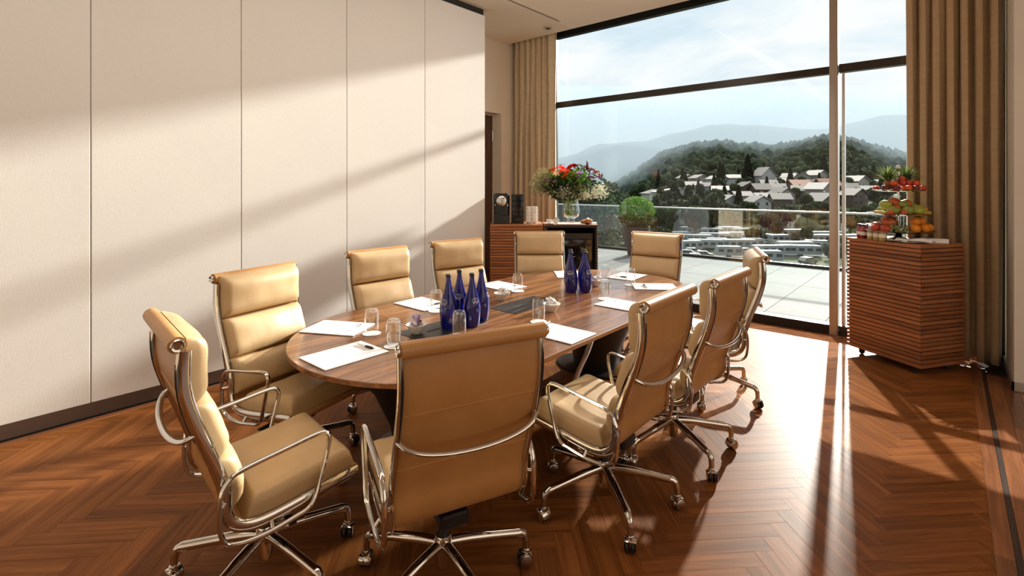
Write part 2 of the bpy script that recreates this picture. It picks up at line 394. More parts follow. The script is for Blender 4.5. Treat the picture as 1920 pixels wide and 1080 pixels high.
# border boards
def boards(x0, x1, ylist, mat, name='border_board'):
    for a, b in zip(ylist[:-1], ylist[1:]):
        MB().bb(-(x1-x0)/2+0.0008, (x1-x0)/2-0.0008, -(b-a)/2+0.0008, (b-a)/2-0.0008, -0.011, 0).build(name, mat, floor, ((x0+x1)/2, (a+b)/2, 0), smooth=False)
boards(X1, 0.225, [-1.2, 0.3, 1.7, 3.1, 4.4, 5.6, YW], 'border_wood')
MB().bb(0.226, 0.250, -3.2, YW, -0.011, 0.0002).build('inlay_strip', 'wenge', floor, smooth=False)
for q in range(7): boards(0.25+q*0.09, 0.34+q*0.09, [-1.2+0.2*(q % 3), 0.9+0.13*q, 2.3-0.1*q, 3.6+0.12*q, 4.9-0.1*q, 6.0], 'border_wood')
boards(-4.56, X0, [-1.2, 0.4, 1.9, 3.3, 4.7], 'border_wood')
MB().bb(X0, X1, Y1, YW, -0.011, 0).build('threshold_board', 'border_wood', floor, smooth=False)
MB().bb(0.88, 3.2, -3.2, 6.0, -0.011, 0).build('side_floor', 'border_wood', floor, smooth=False)

# partition of fabric panels
wl_ = struct(MB().bb(-4.75, -4.625, -3.2, 4.755, 0, 3.87).build('wall_left', 'plaster_white', smooth=False))
py = [4.759-1.008*i for i in range(9)]
for b, a in zip(py[:-1], py[1:]):
    a = max(a, -3.2); MB().rbox((0, 0, 0), (0.03, b-a-0.006, 3.78), 0.004, 2).build('panel', 'wall_fabric', wl_, (-4.623, (a+b)/2, 0.095+1.89), smooth=False)
MB().bb(-4.64, -4.63, -3.2, 4.75, 3.87, 3.96).build('track_gap', 'groove_black', wl_, smooth=False)
struct(MB().bb(-4.635, -4.603, -3.2, 4.757, 0.0, 0.095).build('baseboard_left', 'baseboard_brown', smooth=False))
# recess with the door
rc = MB(); rc.bb(-5.79, -5.49, 6.05, 6.60, 0, 4.3); rc.bb(-5.79, -5.49, 4.5, 6.05, 2.80, 4.3); rc.bb(-5.79, -5.49, 4.5, 5.0, 0, 2.8)
struct(rc.build('wall_recess', 'plaster', smooth=False))
struct(MB().bb(-5.79, -4.75, 4.4, 4.5, 0, 4.3).build('wall_recess_end', 'plaster', smooth=False))
dr = struct(empty('door_1', (-5.70, 5.52, 0)))
MB().rbox((0, 0, 1.395), (0.04, 1.04, 2.78), 0.004).build('door_leaf', 'door_wood', dr)
for hz_ in (0.4, 1.45, 2.45): MB().cyl((0.03, 0.515, hz_-0.08), (0.03, 0.515, hz_+0.08), 0.012).build('hinge', 'brushed_steel', dr)
dh = MB(); dh.cyl((0.02, -0.42, 1.3), (0.08, -0.42, 1.3), 0.012); dh.cyl((0.075, -0.43, 1.3), (0.075, -0.27, 1.3), 0.011); dh.build('door_handle', 'brushed_steel', dr)
struct(MB().bb(-5.79, -4.76, 6.45, 6.60, 0, 4.3).build('wall_window_side', 'plaster', smooth=False))
# pier right of the window, side and rear walls
struct(MB().bb(0.40, 3.2, 5.66, 6.60, 0, 4.3).build('wall_pier', 'plaster_white', smooth=False))
bs = MB(); bs.bb(0.385, 3.2, 5.645, 5.66, 0.01, 0.075); bs.bb(0.385, 0.40, 5.645, 6.47, 0.01, 0.075); struct(bs.build('baseboard_pier', 'baseboard_metal', smooth=False))
struct(MB().bb(3.0, 3.2, -3.2, 5.66, 0, 4.3).build('wall_right', 'plaster', smooth=False))
struct(MB().bb(-4.75, 3.2, -3.4, -3.2, 0, 4.3).build('wall_rear', 'plaster_tan', smooth=False))
# ceiling
ce = struct(MB().bb(-4.13, 3.2, -3.4, 6.20, ZC, 4.3).build('ceiling', 'ceiling_paint', smooth=False))
MB().bb(-5.79, -4.19, -3.4, 6.20, ZC, 4.3).build('perforated_panel', 'ceiling_perforated', ce, smooth=False)
MB().bb(-4.19, -4.13, 5.82, 6.20, ZC, 4.3).build('ceiling_strip', 'ceiling_paint', ce, smooth=False)
MB().bb(-4.19, -4.13, -3.4, 5.82, ZC+0.05, 4.3).build('air_slot', 'groove_black', ce, smooth=False)
MB().bb(-5.79, 3.2, 6.20, 6.62, 4.22, 4.3).build('curtain_pocket', 'plaster', ce, smooth=False)
sp = tag(empty('recessed_spotlight', (-4.45, 5.93, ZC)), 'small round recessed spotlight in the ceiling above the curtain', 'ceiling light')
MB().lathe([(0.045, -0.001), (0.062, -0.003), (0.062, -0.012), (0.050, -0.014), (0.040, -0.004)], 24).build('trim_ring', 'brushed_steel', sp)
MB().lathe([(0.03, -0.006), (0.034, -0.016), (0.02, -0.02), (0.001, -0.02)], 20).build('bulb_face', 'gloss_black', sp)

# window wall
wi = struct(empty('window_1', (0, YW, 0)))
WL, WR = -4.78, 0.42
def fbar(name, x0, x1, z0, z1, mat, y0=0.0, y1=0.09): return MB().rbox(((x0+x1)/2, (y0+y1)/2, (z0+z1)/2), (x1-x0, y1-y0, z1-z0), 0.006, 2).build(name, mat, wi)
fbar('head_rail', WL, WR, 3.97, 4.22, 'frame_black')
fbar('sill_rail', WL, -0.98, 0.0, 0.105, 'frame_black', -0.02, 0.10)
fbar('sill_rail', -0.90, WR, 0.0, 0.105, 'frame_dark', 0.0, 0.10)
fbar('transom', WL, -0.98, 2.875, 2.955, 'frame_dark')
fbar('transom', -0.90, WR, 2.875, 2.965, 'frame_dark')
fbar('mullion', -0.985, -0.905, 0.0, 4.22, 'mullion_metal', -0.03, 0.10)
fbar('door_stile', -0.875, -0.845, 0.105, 2.875, 'stile_metal', 0.02, 0.09)
fbar('jamb', WL, WL+0.06, 0.0, 4.22, 'frame_black'); fbar('jamb', WR-0.20, WR, 0.0, 4.22, 'frame_black')
lk = MB()
for z in (0.24, 0.30, 1.98, 2.04): lk.rbox((-0.86, 0.01, z), (0.018, 0.02, 0.03), 0.003)
lk.build('lock', 'chrome', wi)
for (x0, x1, z0, z1) in ((WL+0.05, -0.97, 0.10, 2.88), (WL+0.05, -0.97, 2.95, 3.98), (-0.85, WR-0.04, 0.10, 2.88), (-0.905, WR-0.04, 2.955, 3.98)):
    MB().bb(x0, x1, 0.045, 0.051, z0, z1).build('pane', 'window_glass', wi, smooth=False)

# curtains
def curtain(name, x0, x1, y, ztop, folds, seed, lean, label):
    rnd = random.Random(seed); nu, nvz = folds*16, 26; mb = MB(); vs = []
    ph = [rnd.uniform(-0.5, 0.5) for _ in range(folds+2)]; am = [rnd.uniform(0.7, 1.25) for _ in range(folds+2)]
    for k in range(nvz+1):
        v = k/nvz; z = 0.03+(ztop-0.03)*v; sw = 1.0-0.10*math.sin(PI*v)*0.6
        for i in range(nu+1):
            u = i/nu; f = u*folds; fi = int(f); w = f-fi
            amp = (am[fi]*(1-w)+am[fi+1]*w)*0.088*(0.55+0.45*(1-v)+0.25*v)
            p = ph[fi]*(1-w)+ph[fi+1]*w
            tt = abs(math.sin(PI*f+p*.5+0.12*math.sin(3*v+fi))); wv = 1-2*tt**0.55
            x = x0+(x1-x0)*(u+lean*(v**1.5)*(0.5-u))+0.012*math.sin(4*PI*f+p+2*v)
            vs.append((x, y+amp*wv+0.006*math.sin(11*v+5*u*folds), z))
    n = nu+1
    mb.add(vs, [(k*n+i, k*n+i+1, (k+1)*n+i+1, (k+1)*n+i) for k in range(nvz) for i in range(nu)])
    o = mb.build(name, 'curtain_silk', ang=180); m = o.modifiers.new('thickness', 'SOLIDIFY'); m.thickness = 0.004
    return tag(o, label, 'curtain')
curtain('curtain', -5.40, -4.625, 6.315, 4.18, 7, 3, 0.0, 'pleated bronze silk curtain hanging behind the coffee machine and flowers')
curtain('curtain', -0.315, 0.37, 6.31, 4.18, 7, 11, -0.03, 'pleated bronze silk curtain hanging beside the fruit trolley and wall pier')

# ================================================================== CHAIRS
PROF = [(-.335, 1.105), (-.340, 1.01), (-.333, .93), (-.305, .83), (-.268, .73), (-.233, .63), (-.214, .56), (-.213, .495), (-.188, .437), (-.13, .405), (-.05, .402), (.08, .418), (.20, .436), (.285, .446)]
PC = np.array(catmull(PROF, 8)); SEG = np.r_[0, np.cumsum(np.linalg.norm(np.diff(PC, axis=0), axis=1))]; STOT = SEG[-1]
def pat(s):
    y = np.interp(s, SEG, PC[:, 0]); z = np.interp(s, SEG, PC[:, 1])+max(0, -s)
    e = 0.012; a, b = max(min(s-e, STOT-.02), 0), max(min(s+e, STOT), .02)
    ty = np.interp(b, SEG, PC[:, 0])-np.interp(a, SEG, PC[:, 0]); tz = np.interp(b, SEG, PC[:, 1])-np.interp(a, SEG, PC[:, 1])
    L = math.hypot(ty, tz); return y, z, -tz/L, ty/L
def s_at_z(z):
    i = np.argmax(PC[:60, 1] < z); return SEG[i]
def pad(s0, s1, hw, th, ns=18, nx=22, crown=0.18, base=0.006, ey=10, ex=20, seed=0, pw=.34):
    us = [(1-math.cos(PI*i/ns))/2 for i in range(ns+1)]; xs = [(1-math.cos(PI*i/nx))/2 for i in range(nx+1)]
    vs = []; fs = []; n = nx+1
    for lay in (0, 1):
        for u in us:
            y, z, ny, nz_ = pat(s0+(s1-s0)*u)
            for x in xs:
                a = max(0, 1-abs(2*u-1)**ey)**pw; b = max(0, 1-abs(2*x-1)**ex)**0.34
                w = noise.noise(Vector((x*5+seed, u*2.2, seed*1.7)))*0.0035+noise.noise(Vector((x*16, u*2.0+seed, 3)))*0.0018
                h = base+(th*a*b*(1-crown+crown*(1-(2*x-1)**2)*(1-(2*u-1)**2))+w*a*b if lay else 0)
                q = 1-(1-a)*0.0; X = (2*x-1)*hw
                vs.append((X, y+ny*h, z+nz_*h))
    o = (ns+1)*n
    for i in range(ns):
        for j in range(nx):
            fs.append((i*n+j, (i+1)*n+j, (i+1)*n+j+1, i*n+j+1)); fs.append((o+i*n+j, o+i*n+j+1, o+(i+1)*n+j+1, o+(i+1)*n+j))
    return MB().add(vs, fs)
def make_chair():
    t = empty('conference_chair')
    sz = [s_at_z(z) for z in (1.10, 0.885, 0.675, 0.475)]; s_seat0 = np.interp(-0.165, PC[70:, 0], SEG[70:])
    # rails
    for sx in (-1, 1):
        rl = MB().tube([(sx*0.262, y, z) for y, z in PC[2::2]], 0.012, 12, rb=0.023, up=(1, 0, 0)).build('side_rail', 'chrome', t)
        gp = [pat(q) for q in np.linspace(.06, .34, 9)]
        MB().tube([(sx*0.262, y-ny*.0215, z-nz_*.0215) for y, z, ny, nz_ in gp], [.002, .0055, .006, .0055, .005, .004, .003, .002, .0008], 6, rb=.0035, up=(1, 0, 0)).build('rail_slot', 'groove_black', rl)
    # hammock panel
    vs = []; ss = np.linspace(0.0, STOT, 56)
    for s in ss:
        y, z, ny, nz_ = pat(s)
        for x, h in ((-0.252, -.006), (0.252, -.006), (0.252, .006), (-0.252, .006)): vs.append((x, y+ny*h, z+nz_*h))
    fs = [(4*i+k, 4*i+(k+1) % 4, 4*i+4+(k+1) % 4, 4*i+4+k) for i in range(55) for k in range(4)]+[(3, 2, 1, 0), (220, 221, 222, 223)]
    MB().add(vs, fs).build('back_panel', 'leather_shaded', t)
    MB().tube([(-0.268, -.358, 1.112), (-.08, -.358, 1.112), (.08, -.358, 1.112), (0.268, -.358, 1.112)], 0.029, 18).build('head_roll', 'leather_shaded', t)
    for sx in (-1, 1):
        c = MB(); m = trs((sx*0.266, -.358, 1.112)) @ rot('Y', 90*sx)
        c.lathe([(0.020, 0), (0.022, 0.010), (0.019, 0.015), (0.013, 0.013), (0.011, 0.009), (0.005, 0.009), (0.001, 0.009)], 20, m); c.build('roll_cap', 'chrome', t)
    for i in range(3):
        pad(sz[i]-0.03 if i == 0 else sz[i]+0.003, sz[i+1]-0.003, 0.250, (0.092, 0.084, 0.080)[i], ey=5.5, pw=.48, seed=i+1).build('back_pad', 'leather', t, ang=75)
    pad(s_seat0, STOT-0.006, 0.250, 0.098, 26, 24, 0.06, ey=22, ex=24, seed=6, pw=.3).build('seat_pad', 'leather', t, ang=75)
    for q in (sz[1], sz[2]):
        y, z, ny, nz_ = pat(q); MB().tube([(-.25, y-ny*.006, z-nz_*.006), (.25, y-ny*.006, z-nz_*.006)], .0035, 8).build('back_seam', 'leather_shaded', t)
    MB().tube([(-.255, .288, .438), (0, .288, .438), (.255, .288, .438)], 0.017, 12).build('front_roll', 'leather_shaded', t)
    # armrest loops
    for sx in (-1, 1):
        x = sx*0.292
        pts = [(x, -.235, .56), (x, -.205, .612), (x, -.16, .632), (x, -.02, .652), (x, .10, .668), (x, .142, .660), (x, .150, .622), (x, .128, .53), (x, .098, .43), (x, .068, .392), (x, .02, .380), (x, -.08, .366), (x, -.17, .372), (x, -.222, .40), (x, -.238, .47)]
        a = MB().tube(catmull(pts, 5, True), 0.0115, 10, True, rb=0.0088); a.cyl((x, -.236, .52), (sx*.262, -.214, .52), 0.009, n=10); a.cyl((x, -.06, .367), (sx*.262, -.06, .400), 0.008, n=10)
        a.build('armrest', 'chrome', t)
    br = [(0.262*math.cos(a), -.292-.065*math.sin(a)**0.7, .80-.065*math.sin(a)**.9) for a in np.linspace(0, PI, 21)]
    MB().tube(br, 0.0095, 10, rb=0.012, up=(0, 0, 1)).build('back_brace', 'chrome', t)
    MB().tube([(0.262*math.cos(a), -.02, .395-.06*math.sin(a)) for a in np.linspace(0, PI, 15)], 0.012, 8, up=(0, 1, 0)).build('seat_brace', 'chrome', t)
    mc = MB(); mc.rbox((0, -.03, .355), (.12, .24, .055), .015); mc.cyl((0, 0, .30), (0, 0, .345), .03); mc.build('tilt_mechanism', 'black_plastic', t)
    MB().lathe([(0.012, 0), (0.026, 0.004), (0.03, 0.025), (0.022, 0.045), (0.001, 0.05)], 16, trs((0, .10, .35)) @ rot('X', -90)).build('tension_knob', 'chrome', t)
    lv = MB(); lv.cyl((.05, -.02, .35), (.20, .02, .335), .006); lv.rbox((.225, .025, .333), (.06, .03, .010), .005); lv.build('lever', 'black_plastic', t)
    MB().lathe([(0.024, .215), (0.024, .335), (0.030, .338)], 20).build('gas_column', 'black_plastic', t)
    MB().lathe([(0.018, .075), (0.026, .08), (0.030, .10), (0.034, .17), (0.036, .20), (0.030, .216), (0.001, .217)], 24).build('base_hub', 'chrome', t)
    leg_me = None
    for k in range(5):
        m = 2*PI*k/5
        if leg_me is None:
            L = MB().tube(catmull([(0.02, 0, .180), (.10, 0, .176), (.20, 0, .164), (.30, 0, .150), (.340, 0, .143), (.357, 0, .125), (.362, 0, .098), (.363, 0, .066)], 4), [.021]*8+[.019]*8+[.0165]*4+[.0155]*4+[.0145]*4+[.011], 12, up=(0, 1, 0))
            leg_me = L.mesh('leg', 'chrome')
            cs = MB(); cs.lathe([(0.010, .052), (0.019, .056), (0.019, .070), (0.008, .074)], 14)
            hood = []; 
            for a in np.linspace(-0.1, PI*0.72, 10):
                for w in (-.026, -.018, .018, .026): hood.append((-.006+math.cos(a)*(.0345 if abs(w) < .02 else .031), w, .030+math.sin(a)*(.0345 if abs(w) < .02 else .031)))
            cs.add(hood, [(4*i+j, 4*i+4+j, 4*i+5+j, 4*i+1+j) for i in range(9) for j in range(3)])
            for w in (-.0255, .0255): cs.lathe([(.001, -.0015), (.024, -.0015), (.0265, 0), (.024, .0015), (.001, .0015)], 16, trs((-.006, w, .030)) @ rot('X', 90))
            caster_me = cs.mesh('caster', 'chrome')
            wh = MB().lathe([(0.006, -.009), (.024, -.009), (.0295, -.005), (.0295, .005), (.024, .009), (.006, .009)], 18, rot('X', 90)).mesh('wheel', 'black_plastic')
        put('leg', leg_me, t, rz=m)
        c = put('caster', caster_me, t, (.363*math.cos(m), .363*math.sin(m), 0), m+0.9*k)
        for w in (-.0135, .0135): put('wheel', wh, c, (-.006, w, .030))
    return t
CH = [  # x, y, facing, label
    (-2.174, .913, (.10, .995), 16, 'tan leather chair at the rounded table head beside the fabric wall, turned sideways on'),
    (-2.87, 1.38, (.973, .231), 20, 'tan leather chair by the fabric wall, next to the chair at the table head'),
    (-3.09, 2.31, (.998, -.05), 50, 'middle tan leather chair of the three along the fabric wall'),
    (-3.09, 3.10, (.97, -.2), 12, 'tan leather chair along the fabric wall nearest the coffee machine trolley'),
    (-3.144, 4.093, (.68, -.73), 30, 'tan leather chair in front of the mini fridge trolley'),
    (-2.30, 4.70, (.12, -.99), 0, 'tan leather chair at the window end of the table before the potted bush'),
    (-1.42, 4.03, (-.93, -.37), 25, 'tan leather chair seen edge-on, closest to the window door and fruit trolley'),
    (-1.30, 3.03, (-1, 0.02), 23, 'tan leather chair with shiny head roll, between two others on the sunny side'),
    (-1.352, 2.291, (-1, 0.0), 13, 'tan leather chair with sunlit seat and an arm shadow on it'),
    (-1.565, 1.369, (-.926, .379), -7.7, 'tan leather chair showing its full back, beside the sunlit-seat chair')]
proto = make_chair()
for i, (x, y, f, br, lab) in enumerate(CH):
    o = proto if i == 0 else copy_tree(proto)
    o.location = (x*K, y*K, 0); o.rotation_euler = (0, 0, math.atan2(-f[0], f[1]))
    tag(o, lab, 'chair', 'soft pad conference chairs around the table')
for i, o in enumerate([o for o in bpy.data.objects if o.name.startswith('conference_chair')]):
    q = min(CH, key=lambda c: abs(c[0]*K-o.location.x)+abs(c[1]*K-o.location.y)); br = R_(q[3])
    for c in o.children:
        if c.name.split('.')[0] in ('leg', 'caster'):
            c.location = Matrix.Rotation(br, 3, 'Z') @ c.location; c.rotation_euler.z += br

# ================================================================== TABLE
tb = tag(empty('conference_table', (-2.42, 2.976, 0)), 'long walnut conference table with rounded ends and dark pedestal base', 'table')
TR, TL = 0.825, 0.955
def half(sy):
    p = [(TR*math.cos(a), sy*TL+sy*TR*math.sin(a)) for a in np.linspace(0, PI, 49)]
    return p if sy > 0 else p[::-1]
def top_piece(poly, name):
    n = len(poly); c = np.mean(poly, axis=0); mb = MB(); lv = [(.712, .012), (.716, .0), (.737, .0), (.740, .003)]; vs = []
    for z, ins in lv:
        for p in poly:
            d = np.array(p)-c; L = np.linalg.norm(d); q = np.array(p)-d/L*ins; vs.append((q[0], q[1], z))
    fs = [(k*n+i, k*n+(i+1) % n, (k+1)*n+(i+1) % n, (k+1)*n+i) for k in range(3) for i in range(n)]+[tuple(range(n-1, -1, -1)), tuple(3*n+i for i in range(n))]
    return mb.add(vs, fs).build(name, 'walnut', tb, ang=30)
top_piece(half(1), 'table_end'); top_piece(half(-1), 'table_end')
top_piece([(-TR, -TL+.0015), (TR, -TL+.0015), (TR, TL-.0015), (-TR, TL-.0015)], 'table_middle')
for yy in (-0.04, -0.86):
    fl = MB().rbox((0, yy, .7412), (.265, .53, .003), .004, 2).build('cable_flap', 'flap_black', tb)
    MB().rbox((0, yy, .7432), (.018, .26, .0012), .004, 2).build('flap_slot', 'groove_black', fl)
for yy in (-0.98, 0.98):
    MB().lathe([(.30, 0), (.30, .012), (.285, .02)], 40, trs((0, yy, 0)) @ Matrix.Diagonal((1.25, 1.0, 1, 1))).build('base_plate', 'frame_dark', tb)
    MB().lathe([(.20, .02), (.23, .2), (.33, .42), (.50, .62), (.60, .712)], 40, trs((0, yy, 0)) @ Matrix.Diagonal((1.0, 1.0, 1, 1))).build('pedestal', 'table_base_black', tb)
MB().rbox((0, 0, .50), (.16, 1.55, .40), .03).build('cable_spine', 'table_base_black', tb)
for sy in (-1, 1):
    for sx in (-1, 1):
        y0 = sy*0.33
        MB().tube(catmull([(sx*.77, y0, .708), (sx*.73, y0, .60), (sx*.66, y0, .45), (sx*.61, y0, .30), (sx*.59, y0, .14), (sx*.61, y0, .02)], 6), .035, 8, rb=.009, up=(0, 1, 0)).build('curved_leg', 'brushed_steel', tb)

ZT = 0.7415
# writing pads, pens
def pad_on(x, y, rz, label, w=.27, h=.37):
    o = MB().rbox((0, 0, .003), (w, h, .006), .002, 1).build('writing_pad', 'paper', None, (x, y, ZT), rz, smooth=False)
    return tag(o, label, 'notepad', 'white writing pads on the table')
pen_p = None
def pen_on(x, y, rz, label, z=ZT+.0065):
    global pen_p
    if pen_p is None:
        pen_p = empty('ballpoint_pen')
        MB().lathe([(.001, -.075), (.0025, -.068), (.0055, -.055), (.0062, 0), (.0062, .01)], 12, rot('X', -90) @ trs((0, -.0062, 0))).build('barrel', 'white_plastic', pen_p)
        MB().lathe([(.0063, .01), (.0063, .065), (.004, .07), (.003, .078), (.001, .079)], 12, rot('X', -90) @ trs((0, -.0062, 0))).build('cap', 'black_plastic', pen_p)
        MB().bb(-.0015, .0015, .03, .07, .0125, .0145).build('clip', 'chrome', pen_p); o = pen_p
    else: o = copy_tree(pen_p)
    o.location = (x*K, y*K, z*K); o.rotation_euler = (0, 0, rz); return tag(o, label, 'pen', 'pens on the writing pads')
pad_on(-2.425, 1.43, 0, 'white writing pad crossed by streaky glass shadows, before the table head chair'); p1 = pen_on(-2.445, 1.565, R_(-85), 'dark pen lying on the streaky shadowed writing pad at the table head')
pad_on(-2.91, 1.67, R_(-62), 'white writing pad on the rounded table corner before the first wall chair'); pen_on(-2.81, 1.73, R_(28), 'slim pen on the writing pad at the rounded table corner')
pad_on(-3.01, 2.43, R_(90), 'white writing pad behind the blue bottles before the middle wall chair'); pen_on(-2.905, 2.44, R_(-5), 'slim pen on the writing pad behind the blue bottles')
pad_on(-3.01, 3.32, R_(86), 'white writing pad beside the sweet bowl, before the coffee side chair'); pen_on(-2.905, 3.34, R_(4), 'slim pen on the writing pad beside the sweet bowl')
pad_on(-2.88, 4.19, R_(42), 'white writing pad half hidden behind the far blue bottles'); 
pad_on(-2.39, 4.48, R_(4), 'white writing pad before the window end chair'); pen_on(-2.415, 4.38, R_(-88), 'dark pen on the writing pad before the window end chair')
pad_on(-1.965, 4.185, R_(-55), 'white writing pad before the edge-on chair'); pen_on(-2.015, 4.115, R_(40), 'pen on the writing pad before the edge-on chair')
pad_on(-1.83, 3.395, R_(90), 'white writing pad half hidden by the shiny-rolled middle chair'); pen_on(-1.935, 3.395, R_(10), 'pen on the writing pad half hidden by the middle chair')
pad_on(-1.795, 2.50, R_(90), 'white writing pad near the table edge before the sunlit-seat chair'); pen_on(-1.945, 2.56, R_(12), 'pen on the writing pad near the table edge by the sunlit seat')

# tumblers upside down on paper coasters
tum = None; cos_me = None
def tumbler(x, y, where, dx=0.0):
    global tum, cos_me
    if tum is None:
        tum = empty('tumbler')
        outer = [(.038, 0), (.0415, .03), (.0425, .08), (.0415, .125), (.037, .143), (.030, .150), (.001, .151)]
        inner = [(.036, 0), (.0395, .03), (.0405, .08), (.0392, .12), (.033, .134), (.020, .1365), (.001, .1365)]
        MB().lathe(outer+inner[::-1], 28, cap=False).build('glass_body', 'tumbler_glass', tum)
        MB().lathe([(.0345, .1475), (.0355, .1462), (.0345, .145)], 28, cap=False).build('base_ring', 'tumbler_glass', tum); o = tum
        cos_me = MB().lathe([(.054, 0), (.055, .001), (.054, .0022)], 32).mesh('paper_coaster', 'paper')
    else: o = copy_tree(tum)
    o.location = (x*K, y*K, (ZT+.0024)*K); tag(o, 'upturned clear tumbler '+where, 'glass', 'upturned tumblers on the table')
    tag(put('paper_coaster', cos_me, None, (x+dx, y, ZT)), 'round white paper coaster under the tumbler '+where, 'coaster', 'paper coasters on the table')
for a in ((-2.35, 1.69, 'beside the streaky shadowed pad and purple sweets'), (-2.65, 1.745, 'at the pad on the rounded table corner'), (-2.775, 2.36, 'just behind the near blue bottles'),
          (-2.77, 3.26, 'by the pad of the coffee side chair'), (-2.045, 2.62, 'in front of the sweets by the cable flap'), (-2.21, 2.06, 'peeping over the back of the full-back chair'),
          (-2.43, 4.13, 'by the dark pen near the window end'), (-2.165, 4.125, 'in front of the window end chair'), (-2.055, 3.49, 'by the pad half hidden by the middle chair')): tumbler(*a)

# blue water bottles
bt = None
def text_mesh(txt, size, mat):
    cu = bpy.data.curves.new('txt', 'FONT'); cu.body = txt; cu.size = size; cu.align_x = 'CENTER'; cu.align_y = 'CENTER'; cu.extrude = 0.0
    o = bpy.data.objects.new('txt', cu); C.objects.link(o); dg = bpy.context.evaluated_depsgraph_get(); dg.update()
    me = bpy.data.meshes.new_from_object(o.evaluated_get(dg)); bpy.data.objects.remove(o); me.materials.clear(); me.materials.append(MATS[mat]); me.name = 'lettering'; return me
def wrap(me_pts, r):         # bend flat points (x right, y up) around a bottle of radius r(z) facing -y
    return [(r(y)*math.sin(x/r(y)), -r(y)*math.cos(x/r(y)), y) for x, y in me_pts]
BPROF = [(.001, .0), (.036, .0), (.042, .004), (.050, .03), (.0545, .08), (.0555, .12), (.052, .155), (.043, .19), (.033, .22), (.025, .25), (.019, .28), (.0155, .305), (.0145, .322), (.017, .323), (.017, .329), (.0145, .330)]
def brad(z): return float(np.interp(z, [p[1] for p in BPROF[3:]], [p[0] for p in BPROF[3:]]))
def bottle(x, y, rz, label, group):
    global bt
    if bt is None:
        bt = empty('water_bottle'); pc = [BPROF[0]]+[tuple(p) for p in catmull(BPROF[1:13], 3)]+BPROF[13:]
        MB().lathe(pc, 32).build('bottle_glass', 'blue_glass', bt)
        MB().lathe([(.0172, .322), (.0176, .324), (.0176, .340), (.016, .342), (.001, .342)], 20).build('cap', 'black_plastic', bt)
        ring = [(.021*math.cos(a), .172+.0165*math.sin(a)) for a in np.linspace(0, 2*PI, 33)[:-1]]
        lb = MB().tube(wrap(ring, lambda z: brad(z)+.0012), .0012, 6, True).build('label_ring', 'label_silver', bt)
        tm = text_mesh('T\u0176\nNANT', .011, 'label_silver')
        for v in tm.vertices: X, Z = v.co.x, v.co.y+.172; r = brad(Z)+.0010; v.co = (K*r*math.sin(X/r), -K*r*math.cos(X/r), K*Z)
        put('lettering', tm, lb); o = bt
    else: o = copy_tree(bt)
    o.location = (x*K, y*K, ZT*K); o.rotation_euler = (0, 0, rz); return tag(o, label, 'bottle', group)
g1, g2 = 'blue bottles near the head of the table', 'blue bottles near the window end of the table'
bottle(-2.385, 2.13, R_(10), 'cobalt blue water bottle of the near cluster, beside the purple sweets', g1)
bottle(-2.30, 2.255, R_(72), 'cobalt blue water bottle of the near cluster, label turned towards the cable flap', g1)
bottle(-2.455, 2.29, R_(40), 'cobalt blue water bottle of the near cluster, behind the one by the purple sweets', g1)
bottle(-2.36, 2.40, R_(120), 'cobalt blue water bottle of the near cluster, furthest towards the cable flap', g1)
bottle(-2.40, 3.52, R_(25), 'cobalt blue water bottle of the window end cluster casting a blue glow', g2)
bottle(-2.315, 3.61, R_(70), 'cobalt blue water bottle of the window end cluster beside the sunny side tumbler', g2)
bottle(-2.49, 3.64, R_(40), 'cobalt blue water bottle hidden behind the glowing window end one', g2)
bottle(-2.405, 3.73, R_(20), 'cobalt blue water bottle of the window end cluster nearest the far bowl', g2)

# sweet bowls
def bowl(x, y, mats, label, seed):
    rnd = random.Random(seed)
    o = tag(MB().lathe([(.001, .003), (.022, .002), (.024, .0), (.027, .0), (.030, .006), (.048, .028), (.062, .052), (.0645, .056), (.062, .056), (.046, .031), (.028, .011), (.001, .009)], 28).build('sweet_bowl', 'porcelain', None, (x, y, ZT)), label, 'bowl', 'small white bowls of wrapped sweets')
    for i in range(9):
        a = rnd.uniform(0, 2*PI); r = rnd.uniform(0, .036) if i else 0; m = trs((0, 0, 0)) @ rot('Z', rnd.uniform(0, 360)) @ rot('Y', rnd.uniform(-50, 50))
        c = MB(); c.ball((0, 0, 0), .017, 8, 6, (1.3, .85, .8), m)
        for s in (-1, 1): c.lathe([(.003, 0), (.012, .013), (.013, .014)], 6, m @ trs((s*.014, 0, 0)) @ rot('Y', 90*s), cap=False)
        k = mats[i % len(mats)]
        tag(c.build('wrapped_sweet', k, None, (x+r*math.cos(a), y+r*math.sin(a), ZT+.046+.015*(i % 3)+(.038-r)*.25)), ('purple' if 'purple' in k else 'white')+' wrapped sweet in the '+label, 'sweet', 'sweets in the '+label)
bowl(-2.45, 1.93, ['candy_purple', 'candy_cream', 'candy_purple'], 'small bowl beside the near blue bottles', 1)
bowl(-2.65, 2.93, ['paper', 'candy_cream', 'paper'], 'small bowl before the coffee side chair pad', 2)
bowl(-2.145, 2.90, ['paper', 'candy_cream', 'paper'], 'small bowl by the cable flap, behind a tumbler', 3)
bowl(-2.38, 3.88, ['paper', 'candy_cream', 'paper'], 'small bowl behind the window end bottles', 4)

